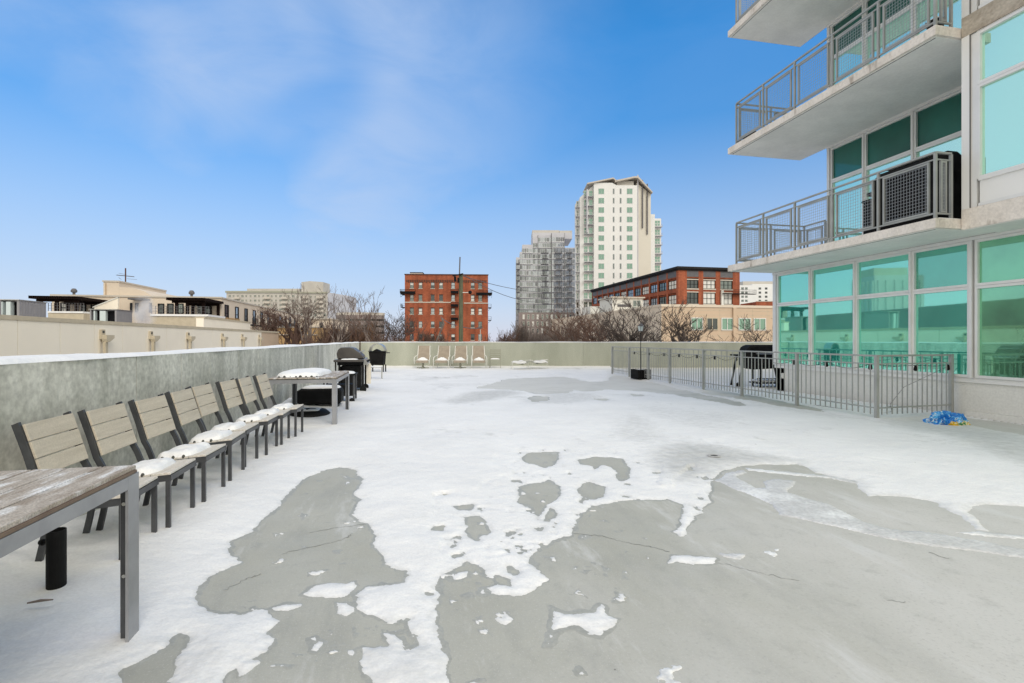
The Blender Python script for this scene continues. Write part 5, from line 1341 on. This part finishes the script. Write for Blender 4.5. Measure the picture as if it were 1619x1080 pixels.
MB().box(UP(160)-.1,UP(185)+.1,.4,14,ZP(160,445)+.001,ZP(160,445)+.2).build('coping','limestone',PB)
MB().box(UP(160)+.3,UP(164.5),.38,.495,pz+.3,ZP(160,447)).build('chimney_slot','tan_brick',PB)
MB().prism([(UP(170),terr-1.5),(UP(205.5),terr-1.5),(UP(205.5),ZP(205,473)),(UP(204),ZP(204,473)),(UP(170),ZP(170,488))],'y',-2.9,-2.6).build('stair_wall','cream',PB)
MB().prism([(UP(168),ZP(170,489)),(UP(205.5),ZP(205,474)),(UP(205.5),ZP(205,472.5)),(UP(168),ZP(170,487.2))],'y',-3.0,-2.5).build('coping','curtain',PB)
MB().box(UP(212),UP(237),-1.6,-.005,ZP(215,475),ZP(215,472.5)).build('canopy','slate',PB)
for a,b2,z0,z1,gl_,fr_ in ((96,107,495,478,'curtain','blackm'),(128,136.5,495,478,'g_dark','blackm'),(144,155,489,478,'tan_pale','blackm'),(161,172,488,478,'tan_pale','blackm'),(177,187,482,478,'tan_pale','blackm'),(206,209.5,494,479,'g_mid','blackm'),(214,219,494,479,'g_mid','blackm'),(236,240.5,494,479,'g_mid','slate'),(250,260,496,480,'g_dark','blackm'),(264.5,275,496,480,'g_dark','blackm'),(280,290.5,496,480,'g_mid','blackm'),(311,322,497,479,'g_dark','curtain'),(324,335,497,479,'g_dark','blackm')):
    win_on(PB,'y-',UP(a),UP(b2),ZP(a,z0),ZP(a,z1),0,gl_,fr_,.13,(1,2),proud=.1)
def pergola(a,b2,py,pyb,lab,posts):
    UP=lambda px:on_t(px,PT-6)-PD_
    def ZP(px,py):
        d=on_t(px,PT-6); Yp=d*SA+(PT-6)*CA; return H+(HY-py)*Yp/F
    g=thing('pergola',lab,'pergola',(PD_,PT,0),0,'dark pergolas on the penthouse terraces')
    z=ZP(a,py); c=MB().box(UP(a),UP(b2),-5.9,-5.6,z-.3,z).box(UP(a),UP(b2),-.9,-.6,z-.3,z)
    n_=26
    for i in range(n_+1): x=UP(a)-.3+(UP(b2)-UP(a)+.6)*i/n_; c.box(x-.05,x+.05,-6.6,-.2,z+.001,z+.28)
    c.box(UP(a)-.3,UP(b2)+.3,-6.7,-.15,z+.281,z+.33)
    c.build('roof','darkwood',g)
    for p in (posts[0],posts[-1]): MB().box(UP(p)-.16,UP(p)+.16,-.9,-.6,ZP(p,pyb),z-.301).build('post','darkwood',g)
    for p in posts:
        for y in (-5.75,): MB().box(UP(p)-.16,UP(p)+.16,y-.16,y+.16,ZP(p,pyb),z-.301).build('post','darkwood',g)
pergola(56,122,472.5,497,'dark pergola on the left terrace, wide with four posts',(62,88,119))
pergola(271,323,475,500,'dark pergola on the right terrace, with a thin slatted roof',(278,295,321))
def trail(u0,u1,y,z,parent,n_):
    f=MB()
    for zz in (.35,.7,1.0): f.bar((u0,y,z+zz),(u1,y,z+zz),.03,.03)
    for i in range(n_+1): u=u0+(u1-u0)*i/n_; f.bar((u,y,z),(u,y,z+1),.05,.05,up=(1,0,0))
    f.build('terrace_railing','slate',parent)
trail(UN(76),UN(132),-5.95,ZP(80,498)+.2,PB,12); trail(UN(240),UN(330),-6.0,terr-.05,PB,16)
# side facade receding to the right
SLn=56
MB().box(-.4,0-.0005,30,SLn,-9,pz).build('side_wall','tan_pale',PB); MB().box(-.5,.12,.2,SLn,pz,pz+.2).build('coping','limestone',PB)
MB().box(.002,.10,0,7.5,-9,terr-.1).build('brick_base','tan_brick',PB)
for i in range(12):
    y0=1.2+i*4.4; z0=terr-.9; 
    o=win_on(PB,'x+',y0,y0+1.5,z0+.2,z0+2.6,0,'g_sky' if i%2 else 'g_dark','blackm',.13,(1,2),proud=.1)
for i in range(2,12):
    f=MB(); y0=.6+i*4.4; f.box(.01,1.4,y0,y0+3.0,terr-1.0,terr-.85)
    for k in range(9): f.bar((1.35,y0+k*.37,terr-.85),(1.35,y0+k*.37,terr+.15),.05,.05,up=(0,1,0))
    f.bar((1.35,y0,terr+.15),(1.35,y0+3,terr+.15),.06,.06)
    f.build('balcony','blackm',PB)
# rooftop odds
def zz(px,py,Y): return zat(py,Y)
for px,py,lab,Yb in ((117,461,'round grey roof vent above the left pergola',80),(303,464,'small dark turbine roof vent above the right pergola',80),(226,466,'squat roof vent on the slope beside the antenna',80)):
    x,y=at(px,Yb); g=thing('roof_vent',lab,'roof vent',(x,y,pz)); s=zat(py,Yb)-pz
    MB().lathe((0,0,0),[(.18,0),(.18,max(.2,s-.2)),(.40,max(.25,s-.1)),(.42,s+.15),(.25,s+.45),(.05,s+.5)],12).build('cowl','slate',g)
x,y=at(198.5,78)
an=thing('roof_antenna','tall mast antenna with crossed arms on the penthouse roof core','antenna',(x,y,ZP(185,453)),YAW)
zb=0; ht=zat(424,78)-ZP(185,453)
MB().tube([(0,0,0),(0,0,ht)],.09,6).build('mast','brick_dk',an)
c=MB(); z=zat(436.5,78)-ZP(185,453)
c.bar((-1.35,0,z+.15),(1.3,0,z-.1),.06,.11); c.bar((-1.3,.3,z+.5),(-.1,.3,z+.25),.04,.04); c.bar((-.9,-.2,z-.25),(-.5,-.2,z-.55),.04,.04); c.bar((.1,.2,z-.4),(1.6,.2,z-.52),.04,.04)
for i in range(7): c.bar((-1.3+i*.42,-.25,z+.12-i*.04),(-1.3+i*.42,.25,z+.12-i*.04),.03,.03)
c.build('arm','slate',an)
# ---- off-frame neighbours to the left (seen as reflections in the glass)
x,y=(-129,133)
g=thing('ribbed_tower','pale ribbed office tower outside the left edge, mirrored in the green glass','building',(x,y,0),.3)
c=MB().box(-7,7,-6,6,-9,21)
for i in range(6): c.box(-6.6+i*2.4,-5.8+i*2.4,-6.5,-6.001,-9,19.5)
for i in range(5): c.box(7.001,7.5,-5.6+i*2.4,-4.8+i*2.4,-9,19.5)
c.build('wall','tower_g',g); MB().box(-4,6,-4,4,21,23.5).build('roof_room','greyb',g)
g=thing('dark_block','long dark brick block outside the left edge, mirrored in the lower green glass','building',(-95,70,0),.25)
MB().box(-12,12,-30,55,-9,8.3).build('wall','tower_gb',g); MB().box(-9,6,-22,-8,8.3,11).build('roof_room','tower_gb',g)
# ================================================================ UTILITY POLE AND WIRES
Yp=48.0; x,y=at(728.7,Yp)
UPo=thing('utility_pole','thick weathered wooden utility pole with a thin mast in front of the red brick building','utility pole',(x,y,0),YAW)
MB().tube([(0,0,-9),(0,0,zat(434,Yp))],.23,14,r2=.19).build('pole','pole',UPo)
MB().tube([(-.12,-.20,zat(436,Yp)),(-.06,-.22,zat(407,Yp))],.06,8).build('mast','slate',UPo)
c=MB().bar((-.75,-.3,zat(437,Yp)),(.25,-.3,zat(433.5,Yp)),.12,.10); c.tube([(-.5,-.45,zat(446,Yp)),(-.5,-.45,zat(438,Yp))],.12,8); c.tube([(-.2,-.45,zat(448,Yp)),(-.2,-.45,zat(440,Yp))],.09,8)
c.build('transformer','blackm',UPo)
MB().bar((.2,-.3,zat(463,Yp)),(.75,-.3,zat(463,Yp)),.06,.06).build('bracket','curtain',UPo)
MB().lathe((.9,-.3,zat(464,Yp)),[(.05,-.1),(.18,0),(.15,.18),(.04,.25)],10).build('insulator','blackm',UPo)
def wire(label,p0,p1,sag,r=.03):
    a=Vector(at(*p0[:2],p0[2])); b2=Vector(at(*p1[:2],p1[2])); pts=[]
    for i in range(13):
        u=i/12; p=a+(b2-a)*u; p.z-=4*sag*u*(1-u); pts.append(p)
    o=MB().tube(pts,r,5).build('overhead_wire','slate',None); tag(o,label,'wire','overhead wires at the utility pole')
wire('upper overhead wire running right from the pole top',(731,Yp,436),(880,75,462),.5)
wire('lower overhead wire running right from the pole top, toward the grey tower',(731,Yp,434),(880,75,474),1.2)
wire('pale low service wire crossing the brick building left of the pole',(697,60,501),(722,Yp,515),.15,.04)
wire('pale low service wire right of the pole, at window height',(728,Yp,516),(757,58,519),.1,.04)
x,y=at(759.5,58)
g=thing('street_lamp','slim pale street lamp against the right side of the brick building','street lamp',(x,y,-9),YAW)
MB().tube([(0,0,0),(0,0,zat(519,58)+9)],.07,8,r2=.05).build('post','greyb',g); MB().box(-.35,.25,-.12,.12,zat(519.5,58)+9,zat(518,58)+9.03).build('lamp_head','slate',g)
x,y=at(707,52)
g=thing('leaning_post','grey leaning wooden post among the branches left of the utility pole','post',(x,y,-9),YAW)
MB().tube([(-2.6,0,0),(-1.1,0,zat(540,52)+9),(-.35,0,zat(512,52)+9),(-.55,0,zat(503,52)+9)],.10,8).build('post','bark_gr',g)
# ================================================================ TREES
def grow(seed,h,spread,levels,r0,crown0,up=.5,n_main=3,twig=.012,fork=3):
    r=random.Random(seed); trunk=MB(); crown=MB()
    def branch(p,d,L,rad,lev):
        seg=4 if lev<2 else 3; pts=[p]; cur=p.copy(); dd=d.copy(); rs_=[rad]
        for i in range(seg):
            dd=(dd+Vector((r.uniform(-1,1),r.uniform(-1,1),r.uniform(-.5,.8)*up))*.20).normalized()
            cur=cur+dd*(L/seg); pts.append(cur.copy()); rs_.append(max(twig*.6,rad*(1-.55*(i+1)/seg)))
        (crown).tube(pts,rs_,5 if lev==0 else (4 if lev<2 else 3),cap=False)
        if lev>=levels: return
        for k in range(fork+(1 if lev==levels-1 else 0)):
            f=r.uniform(.3,1.0) if k else 1.0
            i=min(seg,max(1,int(round(f*seg)))); q=pts[i]
            ax=Vector((r.uniform(-1,1),r.uniform(-1,1),r.uniform(-.2,.9)*up)).normalized()
            nd_=(dd*.9+ax*spread).normalized()
            branch(q,nd_,L*r.uniform(.55,.8),max(twig,rs_[i]*.62),lev+1)
    lean=Vector((r.uniform(-.06,.06),r.uniform(-.06,.06),1)).normalized()
    pts=[Vector((0,0,0))]; 
    for i in range(4): pts.append(pts[-1]+(lean+Vector((r.uniform(-.05,.05),r.uniform(-.05,.05),0)))*(h*crown0/4))
    trunk.tube(pts,r0,8,r2=r0*.72)
    L0=h*(1-crown0)*.50
    for k in range(n_main):
        a=2*math.pi*k/n_main+r.uniform(-.5,.5); s=spread*r.uniform(.45,.95)
        branch(pts[-1]-Vector((0,0,r.uniform(0,h*crown0*.25) if k else 0)),Vector((math.cos(a)*s,math.sin(a)*s,1)).normalized(),L0*r.uniform(.8,1.1),r0*.60,0)
    zmax=max(v[2] for v in crown.v)
    return trunk,crown,zmax
protos={}
def tree(kind,label,px,pytop,Y,rz,seed,bark,params,group='bare trees beyond the far parapet',name='bare_tree'):
    key=(kind,bark)
    if key not in protos:
        tk,cr_,zm=grow(seed=seed,**params)
        g=thing(name,'x','tree'); tk.build('trunk',bark,g); cr_.build('crown',bark,g,smooth=True); protos[key]=(g,zm); o=g
    else: o=copy_tree(protos[key][0])
    zm=protos[key][1]; s=(zat(pytop,Y)+9)/zm
    x,y=at(px,Y); o.location=(x,y,-9); o.rotation_euler=(0,0,rz); o.scale=(s,s,s)
    o['label']=label; o['category']='tree' if name=='bare_tree' else 'shrub'; o['group']=group
vase=dict(h=14,spread=.85,levels=4,r0=.48,crown0=.68,up=.6,n_main=7,twig=.020,fork=3)
tall=dict(h=17,spread=.52,levels=5,r0=.42,crown0=.60,up=.8,n_main=5,twig=.022,fork=2)
wide=dict(h=12,spread=.80,levels=4,r0=.26,crown0=.52,up=.4,n_main=7,twig=.020,fork=3)
bush=dict(h=9,spread=.40,levels=4,r0=.15,crown0=.45,up=.9,n_main=9,twig=.018,fork=4)
T=tree
T('tallA','grey barked tall bare tree crossing the pale apartment block, left cluster',492,446,50,.3,21,'bark_gr',tall)
T('tallB','pale branched bare tree in front of the side of the pale block',522,452,54,1.3,22,'bark_gr',tall)
T('tallA','slender upright bare tree right of the pale block, against the sky',542,450,62,2.2,21,'bark_gr',tall)
T('vaseA','reddish bare tree with a dense crown over the ochre annex',462,470,52,.8,23,'bark_rd',vase)
T('vaseA','dense reddish bare tree behind the cream building corner',436,484,64,2.7,23,'bark_rd',vase)
T('tallB','tall forked bare tree with upswept limbs near the round building',597,453,58,2.9,22,'bark_gr',tall)
T('tallC','thin bare tree with a straight leader before the round building',575,482,50,.2,24,'bark_rd',tall)
T('wideA','spreading dark bare tree in the gap left of the red brick building',628,486,62,.6,25,'bark_dk',wide)
T('tallC','dark young bare tree before the left windows of the red brick building',652,500,56,1.8,24,'bark_dk',tall)
T('vaseB','large dark vase shaped bare tree before the left part of the tan building',1012,463,44,.4,31,'bark_dk',vase)
T('vaseC','dark bare tree with curved limbs before the tan building windows',1072,466,41,1.9,32,'bark_dk',vase)
T('vaseB','bare tree with low arching limbs left of the lantern',972,474,46,2.4,31,'bark_dk',vase)
T('wideA','brown bare tree in front of the grey tower podium, tallest there',916,478,56,2.0,25,'bark_rd',wide)
T('vaseC','brown bare tree at the foot of the white tower',944,484,60,.9,32,'bark_rd',vase)
T('wideB','small bare tree reaching out from behind the corner of the flats',1232,492,44,1.0,33,'bark_dk',wide)
bushes=[(478,508,48,'bark_rd','reddish thicket under the tall trees, left of the garage'),(520,500,60,'bark_rd','twiggy thicket in front of the stucco house'),(560,500,60,'bark_or','orange brown thicket, left one before the round building'),(580,498,66,'bark_or','orange brown thicket, right one before the round building'),(604,508,56,'bark_rd','purple brown thicket left of the spreading dark tree'),(682,510,54,'bark_rd','red brown thicket before the centre of the brick building'),(706,520,60,'bark_rd','low thicket beside the leaning post'),(790,516,60,'bark_rd','low thicket just right of the red brick building'),(812,508,72,'bark_rd','brown thicket left of the tower podium'),(838,500,74,'bark_gr','dense brown thicket before the left of the podium'),(866,500,70,'bark_rd','dense brown thicket before the middle of the podium'),(886,500,66,'bark_gr','brown thicket at the right of the podium'),(930,512,60,'bark_gr','pale twigged thicket before the left end of the tan building'),(640,524,48,'bark_rd','small thicket low at the left foot of the brick building'),(735,528,70,'bark_rd','small thicket low at the right of the utility pole'),(850,516,58,'bark_gr','greyish thicket low before the podium')]
for i,(px,py,Y,b_,lab) in enumerate(bushes):
    T('bushA' if i%2 else 'bushB',lab,px,py,Y,i*1.3,41+i%2,b_,bush,'bare thickets beyond the far parapet','bare_shrub')
# ================================================================ SKY, SUN, CAMERA
EL,AZ=math.radians(38),math.radians(158)
w=bpy.data.worlds.new('World'); sc.world=w; w.use_nodes=True; nt=w.node_tree
bg=nt.nodes['Background']
sky=nt.nodes.new('ShaderNodeTexSky'); sky.sky_type='NISHITA'; sky.sun_disc=False; sky.sun_elevation=EL; sky.sun_rotation=AZ
sky.air_density=SKY['air']; sky.dust_density=SKY['dust']; sky.ozone_density=SKY['ozone']; sky.altitude=SKY['alt']
hs=nt.nodes.new('ShaderNodeHueSaturation'); hs.inputs['Saturation'].default_value=SKY['sat']; hs.inputs['Value'].default_value=SKY['val']
nt.links.new(sky.outputs[0],hs.inputs['Color'])
tc=nt.nodes.new('ShaderNodeTexCoord'); sp=nt.nodes.new('ShaderNodeSeparateXYZ'); nt.links.new(tc.outputs['Generated'],sp.inputs[0])
def N(sc_,det,rough,stretch,rot,dist=0,loc=(0,0,0)):
    mp=nt.nodes.new('ShaderNodeMapping'); mp.inputs['Scale'].default_value=stretch; mp.inputs['Rotation'].default_value=rot; mp.inputs['Location'].default_value=loc
    n=nt.nodes.new('ShaderNodeTexNoise'); n.inputs['Scale'].default_value=sc_; n.inputs['Detail'].default_value=det; n.inputs['Roughness'].default_value=rough; n.inputs['Distortion'].default_value=dist
    nt.links.new(tc.outputs['Generated'],mp.inputs[0]); nt.links.new(mp.outputs[0],n.inputs['Vector']); return n.outputs['Fac']
def R_(s,a,b_,c=0,d=1,smooth=True):
    r=nt.nodes.new('ShaderNodeMapRange'); r.interpolation_type='SMOOTHSTEP' if smooth else 'LINEAR'
    for i,v in enumerate((a,b_,c,d)): r.inputs[i+1].default_value=v
    nt.links.new(s,r.inputs[0]); return r.outputs[0]
def Mh(op,a,b_):
    x=nt.nodes.new('ShaderNodeMath'); x.operation=op; x.use_clamp=False
    for k,c in ((0,a),(1,b_)):
        if isinstance(c,(int,float)): x.inputs[k].default_value=c
        else: nt.links.new(c,x.inputs[k])
    return x.outputs[0]
big=N(1.5,3,.5,(1,1,1.6),(0,.3,.4),.3,SKY['loc'])
fine=N(3.6,7,.6,(1,.8,2.2),(.2,.5,.4),.5,(1,2,0))
cl=Mh('MULTIPLY',R_(big,.34,.62),R_(fine,.25,.72,.6,1))
# cloud added out of view behind, left and overhead to fill and neutralise light
back=R_(sp.outputs[1],.50,.0,0,1)
ovh=R_(sp.outputs[2],.62,.92,0,1)
left=Mh('MULTIPLY',R_(sp.outputs[0],-.56,-.80,0,1),R_(sp.outputs[2],.75,.5,0,1))
clear=R_(sp.outputs[0],.40,-.15,.18,1)
hz=R_(sp.outputs[2],.52,.0,0,SKY['haze'])
tot=Mh('MAXIMUM',Mh('MULTIPLY',Mh('MULTIPLY',cl,clear),SKY['cl']),Mh('MAXIMUM',Mh('MULTIPLY',back,SKY['back']),Mh('MULTIPLY',ovh,SKY['ovh'])))
tot=Mh('MAXIMUM',Mh('MAXIMUM',tot,hz),Mh('MULTIPLY',left,SKY['left']))
mx=nt.nodes.new('ShaderNodeMix'); mx.data_type='RGBA'; nt.links.new(tot,mx.inputs[0]); vs_=nt.nodes.new('ShaderNodeVectorMath'); vs_.operation='MULTIPLY'; gx=nt.nodes.new('ShaderNodeMix'); gx.data_type='RGBA'; nt.links.new(R_(sp.outputs[2],.02,.50,0,1,False),gx.inputs[0]); gx.inputs[6].default_value=(*SKY['low'],1); gx.inputs[7].default_value=(*SKY['high'],1); nt.links.new(hs.outputs[0],vs_.inputs[0]); nt.links.new(gx.outputs[2],vs_.inputs[1]); nt.links.new(vs_.outputs[0],mx.inputs[6]); mx.inputs[7].default_value=(*SKY['cloud'],1)
# added fill cloud behind and left, warmer and brighter than the wisps ahead
m2=nt.nodes.new('ShaderNodeMix'); m2.data_type='RGBA'; nt.links.new(Mh('MAXIMUM',back,Mh('MULTIPLY',left,.25)),m2.inputs[0]); m2.inputs[6].default_value=(*SKY['cloud'],1); m2.inputs[7].default_value=(*SKY['deck'],1); nt.links.new(m2.outputs[2],mx.inputs[7])
nt.links.new(mx.outputs[2],bg.inputs[0]); bg.inputs[1].default_value=SKY['str']
sl=bpy.data.lights.new('sun','SUN'); sl.energy=SKY['sun']; sl.angle=math.radians(25); sl.color=(1,.955,.895)
so=bpy.data.objects.new('sun',sl); COL.objects.link(so)
# sun direction: rotation 0 is +Y, increasing clockwise seen from above
sv=Vector((math.sin(AZ)*math.cos(EL),math.cos(AZ)*math.cos(EL),math.sin(EL)))
so.rotation_euler=(-sv).to_track_quat('-Z','Y').to_euler(); so.location=(0,-5,30)
cam=bpy.data.cameras.new('camera'); co=bpy.data.objects.new('camera',cam); COL.objects.link(co)
co.location=(0,0,H); co.rotation_euler=(math.pi/2,0,YAW); cam.sensor_width=36; cam.lens=36*F/1619; cam.shift_y=-3/1619; cam.clip_start=.05; cam.clip_end=5000
sc.camera=co
sc.view_settings.view_transform='Standard'; sc.view_settings.look='None'; sc.view_settings.exposure=SKY['exp']; sc.view_settings.gamma=1
sc.render.engine='CYCLES'
sc.cycles.max_bounces=7; sc.cycles.volume_bounces=2; sc.cycles.transparent_max_bounces=4
